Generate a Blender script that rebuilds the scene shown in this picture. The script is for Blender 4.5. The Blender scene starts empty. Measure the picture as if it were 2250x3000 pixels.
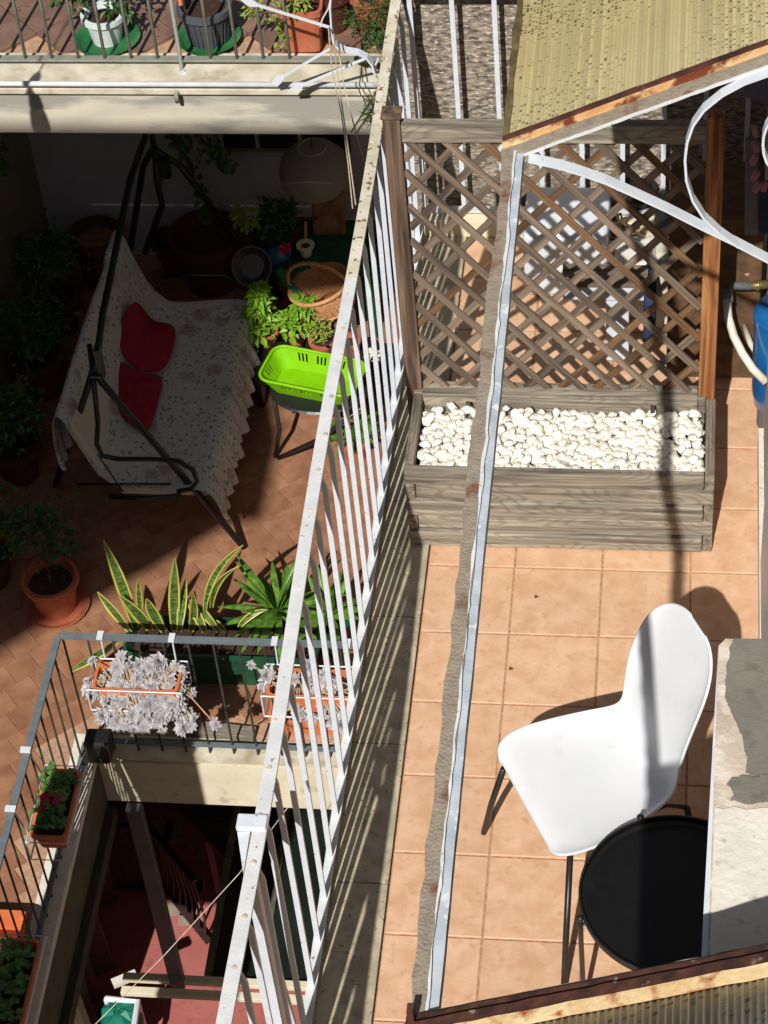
import bpy, math, random
import mathutils
from mathutils import Vector, Matrix
V = Vector
R = math.radians
random.seed(7)
sc = bpy.context.scene
col = sc.collection

# ------------------------------------------------------------------ camera
CAMP = V((0.94834, -6.05242, 6.79634))
FOC = 6977.5 / 3000.0
PIT, YAW, ROL = 0.813367, 0.179489, -0.105422
_f = V((0, math.cos(PIT), -math.sin(PIT))); _r = V((1, 0, 0)); _u = _r.cross(_f)
_Z = Matrix.Rotation(YAW, 3, 'Z')
_r, _u, _f = _Z @ _r, _Z @ _u, _Z @ _f
_r, _u = math.cos(ROL) * _r + math.sin(ROL) * _u, -math.sin(ROL) * _r + math.cos(ROL) * _u
cam = bpy.data.cameras.new('camera'); camo = bpy.data.objects.new('camera', cam); col.objects.link(camo)
m3 = Matrix((_r, _u, -_f)).transposed()
camo.matrix_world = Matrix.Translation(CAMP) @ m3.to_4x4()
cam.sensor_fit = 'VERTICAL'; cam.sensor_height = 36; cam.lens = FOC * 36
cam.clip_start = 0.05; cam.clip_end = 500
sc.camera = camo

# ------------------------------------------------------------------ light
SUN = V((0.14, 0.97, -1.0)).normalized()      # direction the light travels
w = bpy.data.worlds.new('World'); sc.world = w; w.use_nodes = True
nt = w.node_tree; nt.nodes.clear()
sky = nt.nodes.new('ShaderNodeTexSky'); sky.sky_type = 'NISHITA'; sky.sun_disc = False
el = math.asin(-SUN.z); az = math.atan2(-SUN.x, -SUN.y)
sky.sun_elevation = el; sky.sun_rotation = az
bg = nt.nodes.new('ShaderNodeBackground'); bg.inputs[1].default_value = 0.072
wo = nt.nodes.new('ShaderNodeOutputWorld')
nt.links.new(sky.outputs[0], bg.inputs[0]); nt.links.new(bg.outputs[0], wo.inputs[0])
sl = bpy.data.lights.new('sun', 'SUN'); sl.energy = 4.9; sl.angle = R(0.5); sl.color = (1, 0.955, 0.89)
so = bpy.data.objects.new('sun', sl); col.objects.link(so)
so.rotation_euler = SUN.to_track_quat('-Z', 'Y').to_euler(); so.location = (0, -6, 12)
vs = sc.view_settings
vs.view_transform = 'Standard'; vs.look = 'None'; vs.gamma = 1; vs.use_curve_mapping = False
vs.exposure = 0.06

# ------------------------------------------------------------------ layout helper: a pixel of the photograph to a point on a real plane
def at(x, y, z=None, Y=None, X=None):
    d = _f + _r * ((x - 1125) / 6977.5) + _u * ((1500 - y) / 6977.5)
    if z is not None: t = (z - CAMP.z) / d.z
    elif Y is not None: t = (Y - CAMP.y) / d.y
    else: t = (X - CAMP.x) / d.x
    return CAMP + d * t

# ------------------------------------------------------------------ materials
def S(h):
    if isinstance(h, str):
        h = h.lstrip('#'); c = [int(h[i:i+2], 16) / 255 for i in (0, 2, 4)]
        return tuple(((x + .055) / 1.055) ** 2.4 if x > .04045 else x / 12.92 for x in c) + (1,)
    return tuple(h) + ((1,) if len(h) == 3 else ())
def mat(name, a, b=None, scale=8, rough=.7, bump=0, bscale=None, stretch=(1, 1, 1), det=6, metal=0, spec=.5, lo=.35, hi=.65,
        rnd=0, c=None, cscale=30, clo=.6, chi=.7, sub=0, trans=0, dist=0, coat=0):
    m = bpy.data.materials.new(name); m.use_nodes = True
    n = m.node_tree.nodes; l = m.node_tree.links; p = n['Principled BSDF']
    p.inputs['Roughness'].default_value = rough; p.inputs['Metallic'].default_value = metal
    p.inputs['Specular IOR Level'].default_value = spec
    if coat: p.inputs['Coat Weight'].default_value = coat; p.inputs['Coat Roughness'].default_value = .08
    p.inputs['Base Color'].default_value = S(a)
    out = None
    tc = n.new('ShaderNodeTexCoord'); mp = n.new('ShaderNodeMapping'); mp.inputs['Scale'].default_value = stretch
    l.new(tc.outputs['Object'], mp.inputs[0])
    vec = mp.outputs[0]
    oi = n.new('ShaderNodeObjectInfo')
    if rnd:
        va = n.new('ShaderNodeVectorMath'); va.operation = 'ADD'
        vm = n.new('ShaderNodeVectorMath'); vm.operation = 'SCALE'; vm.inputs[3].default_value = 37.0
        cx = n.new('ShaderNodeCombineXYZ'); l.new(oi.outputs['Random'], cx.inputs[0]); l.new(oi.outputs['Random'], cx.inputs[1])
        l.new(cx.outputs[0], vm.inputs[0]); l.new(mp.outputs[0], va.inputs[0]); l.new(vm.outputs[0], va.inputs[1]); vec = va.outputs[0]
    if b is not None:
        no = n.new('ShaderNodeTexNoise'); no.inputs['Scale'].default_value = scale; no.inputs['Detail'].default_value = det
        no.inputs['Distortion'].default_value = dist
        l.new(vec, no.inputs[0])
        r = n.new('ShaderNodeValToRGB'); r.color_ramp.elements[0].position = lo; r.color_ramp.elements[1].position = hi
        r.color_ramp.elements[0].color = S(a); r.color_ramp.elements[1].color = S(b)
        l.new(no.outputs[0], r.inputs[0]); out = r.outputs[0]
    if c is not None:
        no2 = n.new('ShaderNodeTexNoise'); no2.inputs['Scale'].default_value = cscale; no2.inputs['Detail'].default_value = 8
        l.new(vec, no2.inputs[0])
        mr = n.new('ShaderNodeMapRange'); mr.inputs[1].default_value = clo; mr.inputs[2].default_value = chi
        l.new(no2.outputs[0], mr.inputs[0])
        mx = n.new('ShaderNodeMix'); mx.data_type = 'RGBA'; l.new(mr.outputs[0], mx.inputs[0])
        if out: l.new(out, mx.inputs[6])
        else: mx.inputs[6].default_value = S(a)
        mx.inputs[7].default_value = S(c); out = mx.outputs[2]
    if rnd:
        hs = n.new('ShaderNodeHueSaturation'); mr = n.new('ShaderNodeMapRange')
        mr.inputs[3].default_value = 1 - rnd; mr.inputs[4].default_value = 1 + rnd
        l.new(oi.outputs['Random'], mr.inputs[0]); l.new(mr.outputs[0], hs.inputs['Value'])
        if out: l.new(out, hs.inputs['Color'])
        else: hs.inputs['Color'].default_value = S(a)
        out = hs.outputs[0]
    if out: l.new(out, p.inputs['Base Color'])
    if bump:
        nb = n.new('ShaderNodeTexNoise'); nb.inputs['Scale'].default_value = bscale or scale * 4; nb.inputs['Detail'].default_value = 8
        l.new(vec, nb.inputs[0])
        bp = n.new('ShaderNodeBump'); bp.inputs['Strength'].default_value = bump; bp.inputs['Distance'].default_value = .01
        l.new(nb.outputs[0], bp.inputs['Height']); l.new(bp.outputs[0], p.inputs['Normal'])
    if sub:
        p.inputs['Subsurface Weight'].default_value = sub; p.inputs['Subsurface Radius'].default_value = (.01, .01, .01)
    if trans:
        tr = n.new('ShaderNodeBsdfTranslucent'); ms = n.new('ShaderNodeMixShader'); ms.inputs[0].default_value = trans
        if out: l.new(out, tr.inputs[0])
        else: tr.inputs[0].default_value = S(a)
        mo = n['Material Output']; l.new(p.outputs[0], ms.inputs[1]); l.new(tr.outputs[0], ms.inputs[2]); l.new(ms.outputs[0], mo.inputs[0])
    return m

def wood_mat(name, a, b, c, axis='X', rough=.8, knots=True, rnd=.1):
    """grey weathered or stained planks: streaks along the plank, darker cracks, ring knots"""
    m = bpy.data.materials.new(name); m.use_nodes = True
    n = m.node_tree.nodes; l = m.node_tree.links; p = n['Principled BSDF']; p.inputs['Roughness'].default_value = rough
    tc = n.new('ShaderNodeTexCoord'); mp = n.new('ShaderNodeMapping'); oi = n.new('ShaderNodeObjectInfo')
    st = {'X': (.7, 14, 14), 'Y': (14, .7, 14), 'Z': (14, 14, .7)}[axis]
    vm = n.new('ShaderNodeVectorMath'); vm.operation = 'SCALE'; vm.inputs[3].default_value = 19.0
    cx = n.new('ShaderNodeCombineXYZ')
    for i in range(3): l.new(oi.outputs['Random'], cx.inputs[i])
    l.new(cx.outputs[0], vm.inputs[0])
    va = n.new('ShaderNodeVectorMath'); va.operation = 'ADD'; l.new(tc.outputs['Object'], va.inputs[0]); l.new(vm.outputs[0], va.inputs[1])
    mp.inputs['Scale'].default_value = st; l.new(va.outputs[0], mp.inputs[0])
    no = n.new('ShaderNodeTexNoise'); no.inputs['Scale'].default_value = 3.2; no.inputs['Detail'].default_value = 9; no.inputs['Distortion'].default_value = .6
    l.new(mp.outputs[0], no.inputs[0])
    r = n.new('ShaderNodeValToRGB'); r.color_ramp.elements[0].position = .3; r.color_ramp.elements[1].position = .68
    r.color_ramp.elements[0].color = S(a); r.color_ramp.elements[1].color = S(b)
    e = r.color_ramp.elements.new(.48); e.color = S(c)
    l.new(no.outputs[0], r.inputs[0]); out = r.outputs[0]
    if knots:
        mk = n.new('ShaderNodeMapping'); s2 = {'X': (2.6, 11, 11), 'Y': (11, 2.6, 11), 'Z': (11, 11, 2.6)}[axis]
        mk.inputs['Scale'].default_value = s2; l.new(va.outputs[0], mk.inputs[0])
        nk = n.new('ShaderNodeTexNoise'); nk.inputs['Scale'].default_value = .75; nk.inputs['Detail'].default_value = 1; l.new(mk.outputs[0], nk.inputs[0])
        mm = n.new('ShaderNodeMath'); mm.operation = 'MULTIPLY'; mm.inputs[1].default_value = 120; l.new(nk.outputs[0], mm.inputs[0])
        sn = n.new('ShaderNodeMath'); sn.operation = 'SINE'; l.new(mm.outputs[0], sn.inputs[0])
        mr = n.new('ShaderNodeMapRange'); mr.inputs[1].default_value = .1; mr.inputs[2].default_value = 1; mr.inputs[4].default_value = .42
        l.new(sn.outputs[0], mr.inputs[0])
        mx = n.new('ShaderNodeMix'); mx.data_type = 'RGBA'; l.new(mr.outputs[0], mx.inputs[0]); l.new(out, mx.inputs[6]); mx.inputs[7].default_value = S(a); out = mx.outputs[2]
    hs = n.new('ShaderNodeHueSaturation'); mr = n.new('ShaderNodeMapRange'); mr.inputs[3].default_value = 1 - rnd; mr.inputs[4].default_value = 1 + rnd
    l.new(oi.outputs['Random'], mr.inputs[0]); l.new(mr.outputs[0], hs.inputs['Value']); l.new(out, hs.inputs['Color']); l.new(hs.outputs[0], p.inputs['Base Color'])
    bp = n.new('ShaderNodeBump'); bp.inputs['Strength'].default_value = .5; bp.inputs['Distance'].default_value = .006
    l.new(no.outputs[0], bp.inputs['Height']); l.new(bp.outputs[0], p.inputs['Normal'])
    return m

M = {}
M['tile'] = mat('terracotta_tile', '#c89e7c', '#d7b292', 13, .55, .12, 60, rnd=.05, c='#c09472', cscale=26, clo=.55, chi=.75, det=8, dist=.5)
M['grout'] = mat('warm_grout', '#a07456', '#c29a78', 60, .9)
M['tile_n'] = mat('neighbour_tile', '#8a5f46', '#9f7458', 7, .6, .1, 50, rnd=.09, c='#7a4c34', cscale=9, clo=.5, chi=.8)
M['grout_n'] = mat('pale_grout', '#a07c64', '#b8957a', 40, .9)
M['ledge'] = mat('pale_stone_ledge', '#beb298', '#a0957f', 12, .85, .3, 90, c='#77705f', cscale=60, clo=.6, chi=.7)
M['plaster'] = mat('cream_plaster', '#bdb8aa', '#cfc8b4', 4, .9, .15, 50, c='#9b9992', cscale=2.2, clo=.47, chi=.56, stretch=(.8, 1, 3.5))
M['plaster2'] = mat('cream_plaster_clean', '#cfc5ab', '#ddd3b8', 6, .9, .15, 60, c='#b2a88f', cscale=9, clo=.6, chi=.7)
M['marble'] = mat('worn_marble', '#b8b09a', '#d8d2c0', 8, .7, .2, 60, c='#97825f', cscale=6, clo=.58, chi=.72)
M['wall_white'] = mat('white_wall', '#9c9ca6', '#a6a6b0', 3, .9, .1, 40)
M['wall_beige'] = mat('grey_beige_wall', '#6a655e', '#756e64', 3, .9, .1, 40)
M['wall_ext'] = mat('exterior_wall', '#c8beaa', '#d2c9b8', 2, .9, .1)
M['conc'] = mat('grey_cement', '#6f6c64', '#7c796f', 8, .9, .25, 90, c='#5d5a52', cscale=25, clo=.55, chi=.8)
M['conc_pale'] = mat('pale_screed', '#b5a695', '#c8bbab', 9, .9, .35, 70, c='#d6ccbf', cscale=16, clo=.5, chi=.65)
M['conc_white'] = mat('white_screed', '#dbd7ce', '#d0cabd', 9, .9, .35, 60, c='#a8a291', cscale=30, clo=.6, chi=.75)
M['white_metal'] = mat('white_painted_metal', '#ccd4de', '#d8dee6', 20, .45, .06, 80, c='#9a9686', cscale=60, clo=.68, chi=.74)
M['white_old'] = mat('aged_white_paint', '#c8ccd0', '#d8dadb', 14, .6, .15, 80, c='#8a7f6c', cscale=50, clo=.66, chi=.71)
M['white_clean'] = mat('white_paint', '#d4dae2', None, rough=.5)
M['rust'] = mat('rusty_iron', '#3d221a', '#8a4c28', 14, .85, .3, 90, stretch=(1, 1, 1), c='#d8a468', cscale=20, clo=.56, chi=.66)
M['rust_dark'] = mat('dark_rust', '#2e1813', '#553023', 25, .85, .3, 90, c='#8d8073', cscale=22, clo=.62, chi=.7)
M['rust_pale'] = mat('flaking_cream_rust', '#d8b786', '#e8d3a8', 12, .7, .3, 70, c='#9c5426', cscale=16, clo=.5, chi=.6)
M['rust_or'] = mat('orange_cream_rust', '#d29a5e', '#e6c794', 10, .7, .3, 70, c='#7a3a1e', cscale=14, clo=.5, chi=.6)
M['beam_paint'] = mat('blue_grey_chipped_paint', '#a4afba', '#bcc5ce', 14, .5, .1, 80, c='#d5dade', cscale=30, clo=.6, chi=.66)
M['filler'] = mat('old_grey_filler', '#867c6e', '#968c7d', 40, .9, .5, 130, c='#70452f', cscale=9, clo=.58, chi=.68)
M['poly_edge'] = mat('dirty_sheet_edge', '#4e3f26', '#6e6040', 30, .8)
M['grey_wood'] = wood_mat('weathered_grey_wood', '#544e45', '#ada391', '#857d6f', rnd=.16)
M['grey_wood_y'] = wood_mat('weathered_grey_wood_side', '#514a42', '#9a8d7c', '#7c7163', axis='Y')
M['post_wood'] = wood_mat('weathered_brown_post', '#382b22', '#806a57', '#5d4a3c', axis='Z', knots=False)
M['post_orange'] = wood_mat('stained_orange_post', '#54301a', '#b88450', '#8c5a32', axis='Z', knots=False)
M['slat'] = wood_mat('weathered_slat', '#453a30', '#8a7866', '#6b5d50', axis='X', knots=False, rnd=.22)
M['slat_warm'] = wood_mat('warm_slat', '#42301f', '#846548', '#674c34', axis='X', knots=False, rnd=.2)
M['pebble'] = mat('white_pebble', '#ebe9e2', '#dcd6c8', 30, .55, .1, 80, rnd=.1)
M['shell'] = mat('white_chair_plastic', '#d6dadf', '#dcdfe3', 5, rough=.36, c='#c8ccd0', cscale=9, clo=.6, chi=.85)
M['black_metal'] = mat('black_metal', '#1b1b1c', '#232324', 30, .4)
M['black_gloss'] = mat('black_tray', '#090a0b', '#0d0e10', 30, .45, c='#17181b', cscale=14, clo=.6, chi=.75)
M['rail_grey'] = mat('grey_painted_rail', '#616a70', '#6d757a', 20, .5, .1, 60)
M['bar_dark'] = mat('dark_green_bar', '#30342f', '#42463f', 20, .6)
M['bar_olive'] = mat('grey_olive_bar', '#7d7e73', '#8c8d82', 20, .6, .1, 60)
M['swing'] = mat('dark_green_tube', '#0f1a1c', '#16262b', 10, .35)
M['red'] = mat('red_cloth', '#8e0a26', '#7c0820', 20, .9, .2, 60)
M['cushion'] = mat('cream_cushion', '#c4c0b8', None, rough=.9)
M['terra'] = mat('terracotta_pot', '#a85a3e', '#b5694c', 12, .7, .1, 60, c='#8f4730', cscale=8, clo=.6, chi=.8)
M['terra_or'] = mat('orange_plastic_pot', '#c8683c', '#d37a4c', 12, .6, .05, 60, c='#b0542c', cscale=7, clo=.62, chi=.8)
M['terra_dark'] = mat('dark_red_pot', '#46201a', '#52261e', 8, .7)
M['pot_white'] = mat('white_pot', '#c6d2d6', '#d4dde0', 10, .5)
M['pot_grey'] = mat('slate_grey_pot', '#44474f', '#50535a', 10, .6, .1)
M['green_pl'] = mat('green_plastic', '#1f5a2e', '#2b6f3a', 12, .5, c='#4a7a48', cscale=10, clo=.55, chi=.75)
M['green_dk'] = mat('dark_green_planter', '#123f2a', '#1c5236', 12, .5, .1)
M['teal'] = mat('teal_plastic', '#0f6a56', '#147a64', 12, .45)
M['soil'] = mat('dry_soil', '#2a1a12', '#40291b', 40, .95, .6, 80)
M['lime'] = mat('lime_plastic', '#82c40c', '#8dcf14', 12, .4, trans=.18)
M['wicker'] = mat('wicker', '#b0794e', '#c89468', 60, .7, .4, 120)
M['blue'] = mat('blue_glossy_plastic', '#155a96', '#1c66a2', 6, .22, .1, 20, coat=.6)
M['blue2'] = mat('pale_blue_bowl', '#28567a', '#316288', 6, .4)
M['brass'] = mat('brass_fitting', '#b8a878', '#8a7a52', 30, .35, metal=.8)
M['pipe'] = mat('ivory_pipe', '#d8d4c6', '#c9c4b4', 12, .5)
M['pink'] = mat('pink_peg_plastic', '#b07c88', '#a06c7a', 12, .6)
M['navy'] = mat('navy_cloth', '#1e2a4a', '#2a3a62', 12, .9)
M['lav'] = mat('grey_lilac_cloth', '#6a6a80', '#7a7a90', 12, .9)
M['rope'] = mat('cream_rope', '#bfb49a', '#a89c82', 60, .9)
M['leaf_d'] = mat('dark_leaf', '#2c4a1e', '#4a6e2c', 9, .5, trans=.2, rnd=.1)
M['leaf_m'] = mat('mid_leaf', '#44691e', '#66902e', 9, .45, trans=.25)
M['leaf_b'] = mat('basil_leaf', '#6a9a22', '#93bd3a', 12, .45, trans=.3)
M['leaf_y'] = mat('yellow_green_leaf', '#7e9638', '#9fae50', 12, .5, trans=.25)
M['leaf_ger'] = mat('fresh_leaf', '#3f6a30', '#6d9650', 14, .45, trans=.2)
M['yucca'] = mat('yucca_leaf', '#3f6424', '#6f9a3a', 5, .4, trans=.15, stretch=(6, 6, 1))
M['snake'] = mat('snake_leaf', '#2c4420', '#66803e', 30, .4, stretch=(1, 1, 3))
M['snake_y'] = mat('snake_leaf_edge', '#b7b24c', '#cfc766', 12, .4)
M['succ'] = mat('pale_succulent', '#96949a', '#b4b1b2', 14, .5, rnd=.06)
M['stem'] = mat('tan_stem', '#a08468', '#c0a484', 20, .8)
M['twig'] = mat('brown_twig', '#4c3826', '#6a4e36', 20, .9)
M['flower'] = mat('crimson_flower', '#c20a4a', '#d81a5c', 12, .6)
M['plank'] = mat('grey_plank', '#6f665c', '#8a8074', 14, .85, .3, 60, stretch=(1, 8, 8))
M['court'] = mat('red_court_paint', '#a05a54', '#aa645c', 5, .8, .15, 40, c='#8e4e48', cscale=12, clo=.55, chi=.75)
M['patch'] = mat('bare_patch', '#9a8a78', '#86786a', 20, .9)
M['reed'] = mat('brown_reed', '#32281d', '#4e4030', 30, .9, .5, 50, stretch=(10, 10, .6))
M['beam_w'] = mat('shade_darkened_timber', '#262118', '#3f3728', 10, .85, .3, 40, stretch=(8, .5, 8))  # brown timber darkened, the shade of the well put into its colour
M['alu'] = mat('grey_aluminium', '#5b5d60', '#66686b', 10, .5)
M['ivory'] = mat('ivory_frame', '#cfc6ae', '#d9d0b8', 10, .6)
M['olive_frame'] = mat('olive_frame', '#55564a', '#626354', 10, .6)
M['mesh_g'] = mat('green_shade_cloth', '#3c443a', '#4c5548', 26, .9, .3, 60, stretch=(6, 1, 1))
M['lantern'] = mat('paper_shade', '#8a8478', '#958f82', 6, .9, trans=.3)
M['cork'] = mat('cork_bark', '#6a4a32', '#8a6446', 20, .9, .5, 50)
M['glass'] = mat('smoked_glass', '#18201c', '#222b26', 2, .1)
M['frame_w'] = mat('white_window_frame', '#9a9a9a', None, rough=.5)
M['laundry'] = mat('beige_cloth', '#b0a48e', '#bdb09a', 5, .9)

def rough_wall():
    m = mat('roughcast', '#5a5148', '#a89c8c', 42, .95, 1.0, 60, stretch=(.6, 1, 1.4), c='#cdc3b3', cscale=60, clo=.56, chi=.64, det=8, lo=.36, hi=.64)
    return m
M['roughcast'] = rough_wall()
M['wall_dark'] = mat('dull_facade', '#8a8070', '#968c7c', 2, .9)

def floral():
    m = bpy.data.materials.new('faded_floral_cloth'); m.use_nodes = True
    n = m.node_tree.nodes; l = m.node_tree.links; p = n['Principled BSDF']; p.inputs['Roughness'].default_value = .9
    tc = n.new('ShaderNodeTexCoord')
    nd = n.new('ShaderNodeTexNoise'); nd.inputs['Scale'].default_value = 18; l.new(tc.outputs['Object'], nd.inputs[0])
    ad = n.new('ShaderNodeVectorMath'); ad.operation = 'MULTIPLY_ADD'; ad.inputs[1].default_value = (.06, .06, .06); l.new(nd.outputs[1], ad.inputs[0]); l.new(tc.outputs['Object'], ad.inputs[2])
    v = n.new('ShaderNodeTexVoronoi'); v.inputs['Scale'].default_value = 30; l.new(ad.outputs[0], v.inputs[0])
    r = n.new('ShaderNodeValToRGB'); cr = r.color_ramp
    cr.elements[0].position = .0; cr.elements[0].color = S('#6c707c'); cr.elements[1].position = .75; cr.elements[1].color = S('#b2b2b4')
    e = cr.elements.new(.22); e.color = S('#80848c'); e = cr.elements.new(.42); e.color = S('#bcbcbe')
    l.new(v.outputs['Distance'], r.inputs[0])
    v2 = n.new('ShaderNodeTexVoronoi'); v2.inputs['Scale'].default_value = 5.5; l.new(ad.outputs[0], v2.inputs[0])
    mr = n.new('ShaderNodeMapRange'); mr.inputs[1].default_value = .34; mr.inputs[2].default_value = .22; l.new(v2.outputs['Distance'], mr.inputs[0])
    mm = n.new('ShaderNodeMath'); mm.operation = 'MULTIPLY'; mm.inputs[1].default_value = .5; l.new(mr.outputs[0], mm.inputs[0])
    mx = n.new('ShaderNodeMix'); mx.data_type = 'RGBA'; mx.inputs[7].default_value = S('#7a5c5c')
    l.new(mm.outputs[0], mx.inputs[0]); l.new(r.outputs[0], mx.inputs[6]); l.new(mx.outputs[2], p.inputs['Base Color'])
    return m
M['floral'] = floral()

def poly_mat(name, a, b, spot, spots, rib=.010):
    """yellowed twin-wall sheet: dark cells and dashes of mould running inside the ribs (ribs run along Y)"""
    m = bpy.data.materials.new(name); m.use_nodes = True
    n = m.node_tree.nodes; l = m.node_tree.links; p = n['Principled BSDF']; p.inputs['Roughness'].default_value = .45
    tc = n.new('ShaderNodeTexCoord')
    sp = n.new('ShaderNodeSeparateXYZ'); l.new(tc.outputs['Object'], sp.inputs[0])
    dv = n.new('ShaderNodeMath'); dv.operation = 'DIVIDE'; dv.inputs[1].default_value = rib; l.new(sp.outputs[0], dv.inputs[0])
    fl = n.new('ShaderNodeMath'); fl.operation = 'FLOOR'; l.new(dv.outputs[0], fl.inputs[0])
    wn = n.new('ShaderNodeTexWhiteNoise'); wn.noise_dimensions = '1D'; l.new(fl.outputs[0], wn.inputs['W'])
    big = n.new('ShaderNodeTexNoise'); big.inputs['Scale'].default_value = 3.4; big.inputs['Detail'].default_value = 5; l.new(tc.outputs['Object'], big.inputs[0])
    r = n.new('ShaderNodeValToRGB'); r.color_ramp.elements[0].position = .35; r.color_ramp.elements[1].position = .65
    r.color_ramp.elements[0].color = S(a); r.color_ramp.elements[1].color = S(b); l.new(big.outputs[0], r.inputs[0])
    # mould: noise sampled per cell, along y
    cb = n.new('ShaderNodeCombineXYZ')
    ym = n.new('ShaderNodeMath'); ym.operation = 'MULTIPLY'; ym.inputs[1].default_value = 62; l.new(sp.outputs[1], ym.inputs[0])
    xm = n.new('ShaderNodeMath'); xm.operation = 'MULTIPLY'; xm.inputs[1].default_value = .9; l.new(fl.outputs[0], xm.inputs[0])
    l.new(xm.outputs[0], cb.inputs[0]); l.new(ym.outputs[0], cb.inputs[1])
    mo = n.new('ShaderNodeTexNoise'); mo.inputs['Scale'].default_value = 1.6; mo.inputs['Detail'].default_value = 5; l.new(cb.outputs[0], mo.inputs[0])
    # mask by large noise and by distance from the left edge
    sm = n.new('ShaderNodeMapRange'); sm.inputs[1].default_value = .62; sm.inputs[2].default_value = .0; sm.inputs[3].default_value = -.05; sm.inputs[4].default_value = spots
    l.new(sp.outputs[0], sm.inputs[0])
    ad = n.new('ShaderNodeMath'); ad.operation = 'ADD'; l.new(mo.outputs[0], ad.inputs[0]); l.new(sm.outputs[0], ad.inputs[1])
    bm = n.new('ShaderNodeMapRange'); bm.inputs[1].default_value = .3; bm.inputs[2].default_value = .7; bm.inputs[3].default_value = -.13; bm.inputs[4].default_value = .13; l.new(big.outputs[0], bm.inputs[0])
    ad2 = n.new('ShaderNodeMath'); ad2.operation = 'ADD'; l.new(ad.outputs[0], ad2.inputs[0]); l.new(bm.outputs[0], ad2.inputs[1])
    th = n.new('ShaderNodeMapRange'); th.inputs[1].default_value = .60; th.inputs[2].default_value = .68; l.new(ad2.outputs[0], th.inputs[0])
    # only in the middle of a cell
    fr = n.new('ShaderNodeMath'); fr.operation = 'FRACT'; l.new(dv.outputs[0], fr.inputs[0])
    pp = n.new('ShaderNodeMath'); pp.operation = 'PINGPONG'; pp.inputs[1].default_value = .5; l.new(fr.outputs[0], pp.inputs[0])
    cm = n.new('ShaderNodeMapRange'); cm.inputs[1].default_value = .12; cm.inputs[2].default_value = .22; l.new(pp.outputs[0], cm.inputs[0])
    mu = n.new('ShaderNodeMath'); mu.operation = 'MULTIPLY'; l.new(th.outputs[0], mu.inputs[0]); l.new(cm.outputs[0], mu.inputs[1])
    # per-rib tone
    hs = n.new('ShaderNodeHueSaturation'); mr = n.new('ShaderNodeMapRange'); mr.inputs[3].default_value = .8 if spots < .3 else .9; mr.inputs[4].default_value = 1.12
    l.new(wn.outputs[0], mr.inputs[0]); l.new(mr.outputs[0], hs.inputs['Value']); l.new(r.outputs[0], hs.inputs['Color'])
    wl = n.new('ShaderNodeMix'); wl.data_type = 'RGBA'; wl.inputs[7].default_value = S('#8f7f52' if rib < .012 else '#7f7a62')
    w2 = n.new('ShaderNodeMapRange'); w2.inputs[1].default_value = .14; w2.inputs[2].default_value = .05; w2.inputs[4].default_value = .5; l.new(pp.outputs[0], w2.inputs[0])
    l.new(w2.outputs[0], wl.inputs[0]); l.new(hs.outputs[0], wl.inputs[6])
    mx = n.new('ShaderNodeMix'); mx.data_type = 'RGBA'; mx.inputs[7].default_value = S(spot)
    l.new(mu.outputs[0], mx.inputs[0]); l.new(wl.outputs[2], mx.inputs[6]); l.new(mx.outputs[2], p.inputs['Base Color'])
    return m
M['poly_far'] = poly_mat('yellowed_sheet', '#938860', '#a0956a', '#4a4026', .05, rib=.0095)
M['poly_near'] = poly_mat('dirty_green_sheet', '#b9b6a2', '#cac6b6', '#6a685c', .03, rib=.0125)

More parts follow.
